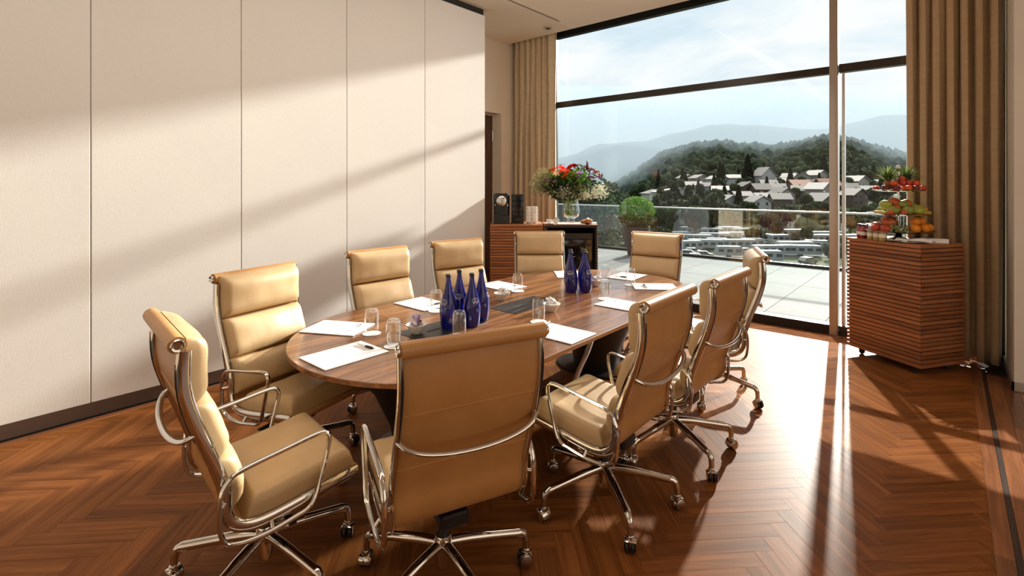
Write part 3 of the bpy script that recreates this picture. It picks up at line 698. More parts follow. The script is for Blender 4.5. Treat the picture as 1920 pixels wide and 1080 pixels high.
# ================================================================== TROLLEYS
TH, TBZ, TW, TD = 1.13, 0.065, 0.69, 0.52
def caster_parts(t, hx, hy):
    me = None
    for sx in (-1, 1):
        for sy in (-1, 1):
            if me is None:
                c = MB(); c.cyl((0, 0, .05), (0, 0, .072), .016); c.lathe([(.004, -.010), (.024, -.010), (.026, -.006), (.026, .006), (.024, .010), (.004, .010)], 16, trs((.008, 0, .026)) @ rot('X', 90)); c.rbox((0, 0, .044), (.036, .03, .018), .006); me = c.mesh('caster', 'black_plastic')
            put('caster', me, t, (sx*hx, sy*hy, 0), random.uniform(0, 6))
def trolley(loc, rz, label, open_front=False):
    t = tag(empty('slatted_trolley', loc, rz), label, 'trolley', 'slatted wooden trolleys')
    hx, hy = TW/2, TD/2; n = 29; pitch = (TH-TBZ)/n; sh = pitch-.0075
    if not open_front: MB().bb(-hx+.012, hx-.012, -hy+.012, hy-.012, TBZ, TH-.006).build('carcass', 'groove_black', t, smooth=False)
    else:
        b = MB(); b.bb(-hx+.012, -hx+.035, -hy, hy-.012, TBZ, TH-.006); b.bb(hx-.035, hx-.012, -hy, hy-.012, TBZ, TH-.006); b.bb(-hx+.035, hx-.035, hy-.04, hy-.012, TBZ, TH-.006); b.bb(-hx+.035, hx-.035, -hy, hy-.04, TBZ, TBZ+.03); b.bb(-hx+.035, hx-.035, -hy, hy-.04, TH-.035, TH-.006)
        b.build('carcass', 'groove_black', t, smooth=False)
    mx = MB().bb(-hx, hx, -.007, .007, -sh/2, sh/2).mesh('slat', 'slat_wood', False)
    mb_ = MB().bb(-hy+.0145, hy-.0145, -.007, .007, -sh/2, sh/2).mesh('slat', 'slat_wood', False)
    for i in range(n):
        z = TBZ+pitch*(i+.5)+.003
        if not open_front: put('slat', mx, t, (0, -hy+.007, z))
        put('slat', mx, t, (0, hy-.007, z), PI)
        put('slat', mb_, t, (hx-.007, 0, z), PI/2); put('slat', mb_, t, (-hx+.007, 0, z), -PI/2)
    MB().bb(-hx+.014, hx-.014, -hy+.014, hy-.014, TH-.006, TH+.0005).build('top_board', 'slat_wood', t, smooth=False)
    caster_parts(t, hx-.08, hy-.08); return t
trolley((-.32, 5.935, 0), R_(-33.7), 'slatted wooden trolley on castors carrying the tiered fruit stand')
ta = fr(6.78, .060); trolley(ta, AZ, 'slatted wooden trolley carrying the coffee machine')
tb_ = fr(6.72, .765); t2 = trolley(tb_, AZ, 'slatted wooden trolley with its open side showing a black mini fridge, flower vase on top', True)
def loc_on(base, rz, lx, ly, z):
    return (base[0]+lx*math.cos(rz)-ly*math.sin(rz), base[1]+lx*math.sin(rz)+ly*math.cos(rz), z)
def onA(lx, ly, z=TH+.001): return loc_on(ta, AZ, lx, ly, z)
def onB(lx, ly, z=TH+.001): return loc_on(tb_, AZ, lx, ly, z)
TF = (-.32, 5.935, 0); RF = R_(-33.7)
def onF(lx, ly, z=TH+.001): return loc_on(TF, RF, lx, ly, z)
# mini fridge inside trolley B
fg = tag(empty('mini_fridge', onB(0.02, -.02, TBZ+.032), AZ), 'glossy black mini fridge built into the open trolley under the flowers', 'fridge')
MB().rbox((0, .02, .46), (.56, .36, .92), .01).build('cabinet', 'black_plastic', fg)
fd = MB().rbox((.03, -.185, .43), (.46, .03, .82), .01).build('fridge_door', 'gloss_black', fg)
MB().rbox((.20, -.204, .60), (.016, .02, .10), .004).build('handle', 'black_plastic', fd)
MB().rbox((.0, -.203, .62), (.06, .004, .006), .001).build('badge', 'brushed_steel', fd)
vt = MB()
for k in range(5): vt.bb(-.24, .24, -.166, -.160, .855+.013*k, .861+.013*k)
vt.build('vent_grille', 'frame_dark', fg, smooth=False)

# coffee machine on trolley A
cm = tag(empty('coffee_machine', onA(-.20, 0), AZ), 'black coffee capsule machine with round silver brewing head', 'coffee machine')
MB().rbox((0, .04, .20), (.215, .26, .40), .05, 6).build('body', 'black_plastic', cm)
MB().rbox((0, -.10, .055), (.205, .10, .11), .015).build('drip_tray', 'black_plastic', cm)
hd = MB().lathe([(.001, .030), (.05, .030), (.066, .024), (.072, .010), (.072, 0)], 32, trs((0, -.09, .30)) @ rot('X', 90)).build('brew_head', 'brushed_steel', cm)
bn = MB()
for a in (-40, 0, 40): bn.lathe([(.007, .031), (.007, .034), (.001, .034)], 12, trs((.045*math.sin(R_(a)), -.09, .30+.045*math.cos(R_(a)))) @ rot('X', 90))
bn.build('button', 'gloss_black', hd)
MB().rbox((0, -.128, .275), (.05, .03, .030), .01).build('spout', 'chrome', cm); MB().rbox((.082, -.105, .245), (.012, .02, .035), .004).build('lever', 'chrome', cm)
MB().rbox((-.085, -.092, .245), (.02, .006, .012), .003).build('badge', 'brushed_steel', cm)
cs_ = tag(empty('capsule_drawers', onA(.015, .0), AZ), 'black capsule drawer tower beside the coffee machine', 'capsule holder')
MB().rbox((0, .03, .195), (.165, .24, .39), .008).build('tower', 'black_plastic', cs_)
for k in range(5):
    d = MB().rbox((0, -.098, .045+.073*k), (.148, .02, .064), .006).build('drawer', 'gloss_black', cs_); MB().tube([(-.05, -.112, .045+.073*k), (0, -.122, .040+.073*k), (.05, -.112, .045+.073*k)], .004, 6, up=(0, 0, 1)).build('pull', 'black_plastic', d)
cup_me = MB().lathe([(.022, 0), (.028, .004), (.036, .030), (.039, .052), (.037, .052), (.033, .03), (.022, .008), (.001, .008)], 24).mesh('cup_body', 'porcelain')
hn_me = MB().tube([(.034+.016*math.sin(a), 0, .030-.014*math.cos(a)) for a in np.linspace(0, PI, 9)], .0035, 6, up=(0, 1, 0)).mesh('handle', 'porcelain')
def cup(loc, rz, label, group, rotx=0):
    t = tag(empty('coffee_cup', loc, rz), label, 'cup', group); t.rotation_euler = (rotx, 0, rz); put('cup_body', cup_me, t); put('handle', hn_me, t); return t
for col in range(2):
    for k in range(5): cup(onA(.165+.075*col, -.06, TH+.001+.043*k), AZ-(0.1 if col else 2.2), 'white porcelain coffee cup in the stacks beside the capsule drawers', 'stacked white coffee cups')
sc = tag(MB().lathe([(.03, 0), (.055, .004), (.07, .010), (.07, .012), (.05, .007), (.001, .005)], 28).build('saucer', 'porcelain', None, onB(-.275, -.13)), 'white saucer with a cup at the edge of the flower trolley', 'saucer')
cup(onB(-.275, -.13, TH+.009), AZ, 'white porcelain cup on the saucer at the flower trolley edge', None)
cup(onB(-.205, -.155, TH+.04), AZ+.5, 'white porcelain cup lying on its side beside the saucer cup', None, R_(70))
tag(MB().rbox((0, 0, .004), (.36, .20, .008), .01).build('serving_tray', 'white_plastic', None, onB(.01, -.13), AZ), 'flat white tray under the flower vase', 'tray')
pl = tag(MB().lathe([(.03, 0), (.04, .0), (.075, .016), (.095, .028), (.094, .031), (.07, .019), (.001, .006)], 28).build('pastry_bowl', 'walnut', None, onB(.215, -.12)), 'shallow brown dish of pastries beside the flower vase', 'dish')
for i, (dx, dy, a) in enumerate(((-.03, 0, 20), (.03, .01, -30), (0, -.02, 70))):
    cr_ = MB().tube(catmull([(-.045, .015, 0), (-.03, -.004, .006), (0, -.012, .010), (.03, -.004, .006), (.045, .015, 0)], 4), [.006+.016*math.sin(PI*k/16) for k in range(17)], 10, up=(0, 0, 1))
    tag(cr_.build('croissant', 'pastry' if 'pastry' in MATS else plain('pastry', (.55, .24, .06), .5).name, None, onB(.215+dx, -.12+dy, TH+.030+.012*i), AZ+R_(a)), 'golden croissant in the brown dish beside the vase', 'pastry', 'croissants in the brown dish')
nk = MB(); nk.box((0, 0, .003), (.14, .10, .006)); nk.box((.03, .01, .009), (.13, .09, .005), rot('Z', 25)); tag(nk.build('paper_napkin', 'paper', None, onB(.285, -.03), AZ+.4, smooth=False), 'folded white napkins beside the pastry dish', 'napkin')

# flower vase + bouquet
VB = onB(.02, -.06, TH+.010)
vz = tag(empty('glass_vase', VB), 'clear footed glass vase holding the flower bouquet', 'vase')
MB().lathe([(.055, 0), (.055, .012), (.045, .05), (.05, .062), (.095, .085), (.118, .13), (.115, .20), (.10, .27), (.092, .31), (.089, .31), (.097, .27), (.111, .20), (.113, .13), (.09, .09), (.001, .075)], 36).build('vase_body', 'tumbler_glass', vz)
MB().lathe([(.001, .078), (.088, .094), (.108, .13), (.106, .20), (.104, .215), (.001, .215)], 32).build('water', 'water_clear', vz)
bq = tag(empty('flower_bouquet', (VB[0]-.03, VB[1]-.03, VB[2])), 'large mixed bouquet of red lilies, purple blooms and pale sprigs in the glass vase', 'flowers')
for (nm, c) in (('petal_red', (.72, .025, .010)), ('petal_orange', (.80, .18, .02)), ('petal_cream', (.80, .55, .30)), ('petal_purple', (.36, .10, .46)), ('petal_dark', (.14, .03, .06)), ('stem_green', (.20, .30, .07))): plain(nm, c, .8, spec=.1)
st = MB(); rnd = random.Random(4); tips = []
for i in range(34):
    a = rnd.uniform(0, 2*PI); r = rnd.uniform(.12, .40); z = .42+rnd.uniform(0, .28)*(1-r/.6)
    st.tube(catmull([(-.05*math.cos(a), -.05*math.sin(a), .09), (.03*math.cos(a), .03*math.sin(a), .24), (.45*r*math.cos(a), .45*r*math.sin(a), .38), (r*math.cos(a), r*math.sin(a), z)], 4), .0035, 5); tips.append((r*math.cos(a), r*math.sin(a), z))
st.build('stem_bundle', 'stem_green', bq)
def leafcloud(n, fpos, size, ratio=.45, seed=0, up=0.0):
    g = np.random.default_rng(seed); mb = MB(); vs = []; fs = []
    for i in range(n):
        p = np.array(fpos(g)); d = g.normal(size=3); d[2] += up; d /= np.linalg.norm(d); e = np.cross(d, g.normal(size=3)); e /= np.linalg.norm(e); s = size*g.uniform(.6, 1.3)
        nrm = np.cross(d, e); k = len(vs)
        vs += [tuple(p-d*s*.5), tuple(p+e*s*ratio*.5+nrm*s*.06), tuple(p+d*s*.5), tuple(p-e*s*ratio*.5+nrm*s*.06)]; fs.append((k, k+1, k+2, k+3))
    mb.v = vs; mb.f = fs; mb.mi = [0]*len(fs); return mb
def ell(c, r, shell=0.5):
    def f(g):
        d = g.normal(size=3); d /= np.linalg.norm(d); q = (shell+(1-shell)*g.uniform())
        return (c[0]+d[0]*r[0]*q, c[1]+d[1]*r[1]*q, c[2]+d[2]*r[2]*q)
    return f
leafcloud(900, ell((-.02, 0, .47), (.36, .30, .17), .25), .10, .3, 1, .5).build('foliage', 'leaf_mid', bq, smooth=False)
leafcloud(480, ell((.0, -.03, .60), (.34, .26, .12), .25), .11, .25, 2, .8).build('foliage', 'leaf_bright', bq, smooth=False)
for k in range(40):
    a = k*2.4; q = .02+.075*((k*7) % 10)/10
    MB().tube([(-q*math.cos(a), -q*math.sin(a), .085+q*.2), (q*math.cos(a+.6), q*math.sin(a+.6), .30)], .004, 5).build('stem', 'stem_green', bq)
def sprig(cx, cy, cz, rx, rz_, n, mat, seed):
    a = leafcloud(n, ell((cx, cy, cz), (rx, rx, rz_), .2), .020, .7, seed); g = np.random.default_rng(seed)
    for i in range(14):
        d = g.normal(size=3); d /= np.linalg.norm(d); a.tube([(cx*.5, cy*.5, cz-.08), (cx+d[0]*rx*.9, cy+d[1]*rx*.9, cz+d[2]*rz_*.9)], .0014, 3)
    a.build('flower_sprig', mat, bq, smooth=False)
lat = RT; fwd = FW
def bl(l, d): return (l*RT[0]+d*FW[0], l*RT[1]+d*FW[1])
for (l, d, z, rx, rz_, n, mat, sd) in ((-.36, 0, .50, .17, .16, 900, 'sprig_olive', 5), (-.31, -.08, .62, .16, .13, 700, 'sprig_olive', 6), (-.05, -.20, .42, .16, .10, 420, 'bloom_white', 7), (.20, -.14, .38, .16, .08, 420, 'bloom_white', 8), (.42, -.02, .42, .12, .12, 420, 'bloom_white', 9), (.10, -.18, .47, .14, .10, 380, 'sprig_olive', 10)):
    x, y = bl(l, d); sprig(x, y, z, rx, rz_, n, mat, sd)
def lily(l, d, z, r, mat, seed, tilt=50):
    rnd = random.Random(seed); mb = MB(); x, y = bl(l, d)
    base = trs((x, y, z)) @ Matrix.Rotation(rnd.uniform(0, 6), 4, 'Z') @ rot('X', tilt*rnd.uniform(-.9, .9)) @ rot('Y', tilt*rnd.uniform(-.5, .5))
    for k in range(6):
        vs = []; m = base @ rot('Z', 60*k+rnd.uniform(-8, 8))
        for i in range(6):
            t = i/5; w = r*.24*math.sin(PI*min(1, .12+t*.88))**.8; cx = r*t; cz = r*(.5*t-.62*t*t*t+.05)
            vs += [(cx, -w, cz+.2*w), (cx, 0, cz), (cx, w, cz+.2*w)]
        mb.add(vs, [(3*i+j, 3*i+j+1, 3*i+j+4, 3*i+j+3) for i in range(5) for j in range(2)], m)
    mb.build('lily' if r > .05 else 'bloom', mat, bq)
for q in ((-.10, -.20, .70, .105, 'petal_red', 1), (-.02, -.22, .66, .10, 'petal_red', 2), (-.16, -.15, .66, .085, 'petal_red', 3), (.02, -.16, .73, .085, 'petal_red', 4), (-.22, -.14, .69, .07, 'petal_orange', 5), (-.06, -.24, .61, .07, 'petal_orange', 6),
          (.06, -.22, .63, .06, 'petal_cream', 7), (-.18, -.22, .65, .055, 'petal_cream', 8), (.12, -.22, .66, .055, 'petal_purple', 9), (.11, -.23, .61, .05, 'petal_purple', 10), (.27, -.18, .60, .055, 'petal_purple', 11), (.38, -.12, .60, .055, 'petal_purple', 12),
          (.24, -.10, .72, .085, 'petal_dark', 13), (.30, -.08, .69, .09, 'petal_dark', 14), (.36, -.10, .66, .08, 'petal_orange', 15), (-.10, -.02, .76, .06, 'petal_dark', 16), (.08, -.02, .75, .06, 'petal_dark', 17), (.14, .03, .76, .05, 'petal_dark', 18), (-.30, -.16, .58, .04, 'petal_purple', 19), (-.20, -.24, .55, .035, 'petal_purple', 20)): lily(*q)
x, y = bl(.25, 0); MB().tube([(x, y, .70), (x+.01, y, .78), (x, y, .83)], [.016, .014, .002], 8).build('bud', 'petal_dark', bq)

# ------------------------------------------------------------------ fruit stand and breakfast items
EO = onF(-.03, -.01)
es = tag(empty('tiered_stand', EO, RF), 'three tier silver stand piled with fruit on the slatted trolley', 'fruit stand')
TZ = (.075, .235, .455); TRd = (.28, .245, .205)
for z, r in zip(TZ, TRd): MB().lathe([(.001, z-.004), (r*.6, z-.004), (r*.85, z+.002), (r, z+.014), (r+.004, z+.016), (r, z+.018), (r*.83, z+.005), (r*.6, z), (.001, z)], 44).build('plate', 'chrome', es)
MB().lathe([(.010, .0), (.010, .60), (.016, .605), (.016, .64), (.008, .645), (.018, .655), (.024, .675), (.018, .695), (.001, .702)], 16).build('centre_pole', 'chrome', es)
MB().lathe([(.085, 0), (.09, .006), (.07, .016), (.03, .03), (.022, .06), (.05, .071)], 28).build('foot', 'gloss_black', es)
for nm, c, r in (('orange_peel', (.95, .31, .015), .4), ('apple_red', (.60, .06, .03), .35), ('plum_skin', (.16, .02, .025), .35), ('tomato_red', (.85, .10, .025), .3), ('pear_green', (.46, .52, .08), .4), ('banana_skin', (.85, .58, .08), .45), ('grape_skin', (.26, .29, .09), .3), ('pineapple_skin', (.42, .20, .04), .6)):
    t = NT(nm).set(rough=r); n1 = t.noise(t.coord('Object'), 30, 3); t.base(t.ramp(n1, [(.3, tuple(q*.75 for q in c)), (.7, c)])); t.bump(t.noise(t.coord('Object'), 180, 2), .12, .003)
t = NT('mango_skin').set(rough=.3); t.base(t.ramp(t.noise(t.coord('Object'), 14, 2), [(.38, (.52, .075, .03)), (.56, (.70, .20, .05)), (.70, (.42, .42, .08))])); 
t = NT('mango_green').set(rough=.3); t.base(t.ramp(t.noise(t.coord('Object'), 14, 2), [(.38, (.24, .30, .06)), (.60, (.36, .38, .08)), (.75, (.60, .18, .05))]))
def fruit(name, kind, mat, lx, ly, z, label, group, s=1.0, yaw=0.0, tilt=0.0):
    p = loc_on(EO, RF, lx, ly, EO[2]+z); t = tag(empty(name, p, yaw), label, kind, group); t.rotation_euler = (tilt, 0, yaw)
    if kind == 'orange':
        MB().lathe([(.001, 0), (.018, .003), (.036, .018), (.044, .041), (.038, .066), (.020, .081), (.004, .084), (.001, .082)], 22).build('peel', mat, t); MB().lathe([(.001, .0815), (.004, .083), (.003, .087), (.001, .087)], 8).build('stem_scar', 'stem_green', t)
    elif kind in ('mango', 'pear'):
        pr = [(.001, 0), (.028, .005), (.042, .03), (.044, .055), (.034, .085), (.018, .107), (.008, .115), (.001, .117)]
        m = trs((0, 0, .042)) @ rot('Y', 90) @ trs((0, 0, -.058)) @ (Matrix.Diagonal((.95, 1, 1, 1)))
        MB().lathe(catmull(pr, 3), 20, m).build('skin', mat, t); MB().cyl((.055, 0, .042), (.073, 0, .046), .003).build('stalk', 'bark', t)
    elif kind in ('tomato', 'apple', 'plum', 'apricot'):
        k = s; MB().lathe([(.001, .002*k), (.02*k, 0), (.034*k, .014*k), (.037*k, .032*k), (.030*k, .054*k), (.014*k, .062*k), (.001, .057*k)], 18).build('skin', mat, t); MB().cyl((0, 0, .055*k), (.004, 0, .072*k), .002).build('stalk', 'stem_green', t)
    elif kind == 'banana':
        MB().tube(catmull([(-.07, .02, .02), (-.05, 0, .018), (0, -.018, .018), (.05, 0, .018), (.075, .025, .025)], 5), [.008]+[.017+.002*math.sin(PI*i/18) for i in range(18)]+[.008, .006], 8, up=(0, 0, 1)).build('skin', mat, t); MB().cyl((.075, .025, .025), (.088, .042, .03), .006, .005).build('stalk', 'bark', t)
    elif kind == 'grapes':
        g = random.Random(5)
        for i in range(26): MB().ball((g.uniform(-.06, .06), g.uniform(-.04, .04), .012+g.uniform(0, .05)), .0145, 8, 6).build('grape', mat, t)
        MB().tube([(0, 0, .05), (.02, .01, .08)], .003, 5).build('stalk', 'bark', t)
    elif kind == 'pineapple':
        MB().lathe([(.001, 0), (.034, .004), (.042, .03), (.04, .06), (.028, .078), (.001, .08)], 18).build('body', mat, t); cr2 = MB(); g = random.Random(int(lx*1000)+9)
        for i in range(46):
            a = i*2.4; e = 1-i/46; L = .085+.085*(1-abs(e-.45)); th = .15+1.0*e; w = .014
            m = trs((0, 0, .07)) @ rot('Z', math.degrees(a))
            vs = []
            for k in range(5):
                q = k/4; r_ = .010+L*q*math.sin(th*(.75+.45*q)); z_ = L*q*math.cos(th*(.75+.45*q))+.02*(1-e); ww = w*(1-q)**.7+.0006
                vs += [(r_, -ww, z_+ww*.4), (r_, 0, z_), (r_, ww, z_+ww*.4)]
            cr2.add(vs, [(3*k+j, 3*k+j+1, 3*k+j+4, 3*k+j+3) for k in range(4) for j in range(2)], m)
        cr2.build('leaf_crown', 'pine_crown', t, ang=180)
    return t
FA = RF-AZ   # trolley yaw relative to the view axis
def vl(l, d):                      # offset right/away as seen across the trolley -> stand-local
    wx, wy = l*RT[0]+d*FW[0], l*RT[1]+d*FW[1]; c, s = math.cos(-RF), math.sin(-RF); return wx*c-wy*s, wx*s+wy*c
z0 = TZ[0]+.003
for i, (l, d, z) in enumerate(((-.005, -.20, 0), (.095, -.185, 0), (.175, -.125, 0), (.225, -.04, 0), (.05, -.135, .060), (.13, -.09, .062), (.19, -.01, .060))):
    x, y = vl(l, d); fruit('orange', 'orange', 'orange_peel', x, y, z0+z, 'ripe orange on the lowest tier, '+('front row' if z == 0 else 'upper row')+' of the pile', 'oranges '+('in the front row' if z == 0 else 'in the upper row')+' of the lowest tier', 1, i*1.3)
for i, (l, d, z) in enumerate(((-.12, -.04, .05), (-.16, .06, .0), (-.05, .06, .02), (-.02, .10, .06))):
    x, y = vl(l, d); fruit('mango', 'mango', 'mango_skin', x, y, z0+z, 'red mango behind the grapes on the lowest tier', 'red mangoes on the lowest tier', 1, i*1.1)
for i, (l, d, z) in enumerate(((-.20, -.11, 0), (-.235, -.03, 0))):
    x, y = vl(l, d); fruit('apple', 'apple', 'apple_red', x, y, z0+z, 'red apple at the jar side of the lowest tier', 'red apples on the lowest tier', 1.1)
x, y = vl(-.115, -.16); fruit('grape_bunch', 'grapes', 'grape_skin', x, y, z0, 'bunch of green grapes on the lowest tier before the mangoes', None)
z1 = TZ[1]+.003
for i, (l, d, z, mt) in enumerate(((-.11, -.10, 0, 'mango_green'), (-.03, -.14, 0, 'mango_green'), (.055, -.15, 0, 'pear_green'), (-.13, -.02, .05, 'pear_green'), (-.06, -.03, .075, 'mango_skin'), (-.02, -.06, .05, 'mango_green'), (.02, -.06, .06, 'mango_skin'), (.10, -.03, .03, 'pear_green'), (.08, .08, .0, 'mango_green'), (-.06, .10, 0, 'mango_green'))):
    x, y = vl(l, d); k = 'pear' if 'pear' in mt else 'mango'; fruit(k, k, mt, x, y, z1+z, {'mango_green': 'green mango on the middle tier of the stand', 'pear_green': 'yellow-green pear on the middle tier of the stand', 'mango_skin': 'red mango on top of the middle tier pile'}[mt], {'mango_green': 'green mangoes on the middle tier', 'pear_green': 'pears on the middle tier', 'mango_skin': 'red mangoes on the middle tier'}[mt], 1, 0.5+i*1.7)
for i, (l, d) in enumerate(((-.155, -.11), (-.075, -.165), (-.08, -.09))):
    x, y = vl(l, d); fruit('apricot', 'apricot', 'tomato_red', x, y, z1+(.045 if i == 2 else 0), 'small orange-red apricot on the middle tier', 'apricots on the middle tier', .75)
for i, (l, d, z, a) in enumerate(((-.18, -.02, .0, 1.4), (.13, -.10, .0, -.4), (.14, -.06, .03, -.2), (.145, -.02, .055, 0.1), (.12, .02, .05, .3))):
    x, y = vl(l, d); fruit('banana', 'banana', 'banana_skin', x, y, z1+z, 'small yellow banana on the middle tier of the stand', 'small bananas on the middle tier', 1, AZ+a)
z2 = TZ[2]+.003
for i, (l, d) in enumerate(((-.095, .0), (.085, .01))):
    x, y = vl(l, d); fruit('pineapple', 'pineapple', 'pineapple_skin', x, y, z2+.018, ('pale spiky crowned baby pineapple on the window side of the top tier', 'darker spiky crowned baby pineapple on the curtain side of the top tier')[i], None)
for i, (l, d, z, mt, s) in enumerate(((-.165, -.06, 0, 'plum_skin', .95), (-.11, -.12, 0, 'plum_skin', .8), (-.075, -.14, 0, 'tomato_red', .7), (-.03, -.155, 0, 'tomato_red', .9), (.03, -.16, 0, 'plum_skin', .85), (.075, -.15, 0, 'tomato_red', .7), (.12, -.13, 0, 'apple_red', .85), (.16, -.08, 0, 'plum_skin', .8), (.15, -.02, .02, 'apple_red', .7),
        (-.10, -.08, .045, 'tomato_red', .85), (.09, -.09, .045, 'tomato_red', .85), (-.03, -.09, .05, 'apple_red', .8), (.03, -.08, .05, 'apple_red', .85), (0, -.04, .09, 'tomato_red', .8), (.04, -.02, .085, 'plum_skin', .7), (-.05, -.05, .07, 'plum_skin', .6), (-.15, .08, 0, 'tomato_red', .8), (.1, .13, 0, 'tomato_red', .8))):
    x, y = vl(l, d); nm = {'plum_skin': 'plum', 'tomato_red': 'tomato', 'apple_red': 'apple'}[mt]
    fruit(nm, nm, mt, x, y, z2+z, {'plum': 'dark plum', 'tomato': 'bright red tomato-like fruit', 'apple': 'small red apple'}[nm]+' around the pineapples on the top tier', {'plum': 'plums', 'tomato': 'bright red fruits', 'apple': 'small red apples'}[nm]+' on the top tier', s)
# juice bottles
jb = {}
def juice(lx, ly, red, label, group):
    k = red
    if k not in jb:
        t = empty('juice_bottle'); MB().lathe([(.001, 0), (.028, 0), (.031, .004), (.031, .075), (.029, .085), (.020, .105), (.0185, .118)], 22).build('bottle_glass', 'juice_red' if red else 'juice_pale', t)
        MB().lathe([(.021, .117), (.021, .133), (.019, .135), (.001, .135)], 20).build('lid', 'black_plastic' if red else 'brushed_steel', t)
        MB().lathe([(.0316, .030), (.0316, .062)], 22, cap=False).build('paper_label', 'porcelain', t); jb[k] = t; o = t
    else: o = copy_tree(jb[k])
    o.location = [c*K for c in onF(lx, ly)]; return tag(o, label, 'bottle', group)
for lx, ly in ((-.285, -.165), (-.225, -.19), (-.255, -.10), (-.19, -.13), (-.29, -.05)): juice(lx, ly, True, 'small red juice bottle with dark lid at the window corner of the fruit trolley', 'small red juice bottles')
for lx, ly in ((-.135, -.215), (-.065, -.225), (.0, -.235)): juice(lx, ly, False, 'small pale juice jar tucked under the lowest fruit tier', 'pale juice jars')
# napkin, plate, cards
nap = MB(); N = 26; vs = []
for i in range(N+1):
    for j in range(11):
        u, v = i/N, j/10; z = .006+.014*(1-(2*v-1)**2)*(1+.5*math.sin(9*u+4*v))+.008*math.sin(14*v+3*u)*(.4+u); vs.append(((u-.5)*.26, (v-.5)*(.12-.05*math.sin(PI*u)), max(z, .003)))
nap.add(vs, [(i*11+j, i*11+j+1, (i+1)*11+j+1, (i+1)*11+j) for i in range(N) for j in range(10)])
o = nap.build('cloth_napkin', 'paper', None, onF(.225, -.155, TH+.012), RF+.35, ang=180); o.modifiers.new('thickness', 'SOLIDIFY').thickness = .003; tag(o, 'crumpled white cloth napkin at the front corner of the fruit trolley', 'napkin')
tag(MB().lathe([(.05, 0), (.08, .004), (.105, .010), (.105, .012), (.075, .007), (.001, .005)], 30).build('side_plate', 'porcelain', None, onF(.17, -.145)), 'white side plate under the crumpled napkin', 'plate')
tag(MB().rbox((0, 0, .02), (.16, .09, .04), .006).build('napkin_box', 'porcelain', None, onF(.255, .05), RF+.9), 'low white box of napkins at the curtain corner of the trolley', 'box')
nb = MB().lathe([(.03, 0), (.045, .002), (.055, .010), (.053, .011), (.001, .004)], 24)
g = random.Random(2)
tag(nb.build('nut_dish', 'brushed_steel', None, onF(.065, -.21)), 'small metal dish of nuts beside the crumpled napkin', 'dish')
nn = MB()
for i in range(50): nn.ball((g.uniform(-.035, .035), g.uniform(-.03, .03), .012+g.uniform(0, .006)), .006, 6, 4, (1.4, .8, .8))
o = nn.build('nuts', 'candy_cream', None, onF(.065, -.21)); o['kind'] = 'stuff'; tag(o, 'heap of pale nuts in the small metal dish', 'nuts')

# ================================================================== OUTDOORS
# terrace with large tiles and a glass balustrade
te = struct(MB().bb(-9.4, 3.2, YW+.13, 11.62, -.60, -.035).build('terrace', 'gravel', smooth=False))
struct(MB().bb(-9.4, 3.2, YW+.13, 11.60, -16.2, -.60).build('wall_building', 'plaster_white', smooth=False))
struct(MB().bb(-5.7, .6, YW+.09, YW+.15, -.2, .03).build('trim_1', 'brushed_steel', smooth=False))
tx = [-9.4]+[-1.12-.69*k for k in range(11, -1, -1)]+[-.43, .26, .95, 1.64, 2.33, 3.02]; ty = [YW+.15, 7.13, 8.203, 9.277, 10.35, 11.36]
tile_cache = {}
for a, b in zip(tx[:-1], tx[1:]):
    for c, d in zip(ty[:-1], ty[1:]):
        key = (round(b-a, 3), round(d-c, 3))
        if key not in tile_cache: tile_cache[key] = MB().bb(-(b-a)/2+.004, (b-a)/2-.004, -(d-c)/2+.004, (d-c)/2-.004, -.03, -.008).mesh('tile', 'terrace_tile', False)
        put('tile', tile_cache[key], te, ((a+b)/2, (c+d)/2, random.uniform(-.001, 0)))
bal = tag(empty('glass_balustrade', (0, 11.45, 0)), 'frameless glass balustrade with slim metal handrail along the terrace edge', 'railing')
gx = [-9.4+1.57*k for k in range(9)]
for a, b in zip(gx[:-1], gx[1:]): MB().bb(a+.012, b-.012, -.008, .008, .02, 1.095).build('glass_panel', 'rail_glass', bal, smooth=False)
MB().tube([(gx[0], 0, 1.10), (gx[4], 0, 1.10), (gx[-1], 0, 1.10)], .022, 10, up=(0, 0, 1)).build('handrail', 'brushed_steel', bal)
MB().bb(gx[0], gx[-1], -.04, .04, -.03, .045).build('base_channel', 'frame_black', bal, smooth=False)
# potted bush
pot = tag(empty('terrace_planter', (-5.50, 10.78, -.008)), 'tall dark round planter on the white terrace tiles', 'planter')
MB().lathe([(.001, 0), (.19, 0), (.21, .02), (.30, .62), (.31, .68), (.28, .68), (.27, .62), (.001, .60)], 36).build('pot', 'planter_dark', pot)
MB().lathe([(.27, .625), (.001, .64)], 24).build('soil', 'bark', pot)
bush = tag(empty('potted_bush', (-5.50, 10.78, .60)), 'round clipped green bush growing in the tall dark planter', 'bush')
leafcloud(2600, ell((0, 0, .47), (.42, .42, .30), .72), .07, .35, 21, .8).build('foliage', 'leaf_bright', bush, smooth=False)
leafcloud(1100, ell((0, 0, .22), (.42, .42, .20), .6), .07, .4, 22).build('lower_foliage', 'leaf_brown', bush, smooth=False)
sb = MB(); 
for k in range(6): sb.tube([(0, 0, 0), (.12*math.cos(k), .12*math.sin(k), .2), (.25*math.cos(k), .25*math.sin(k), .45)], .012, 5)
sb.build('stem', 'bark', bush)

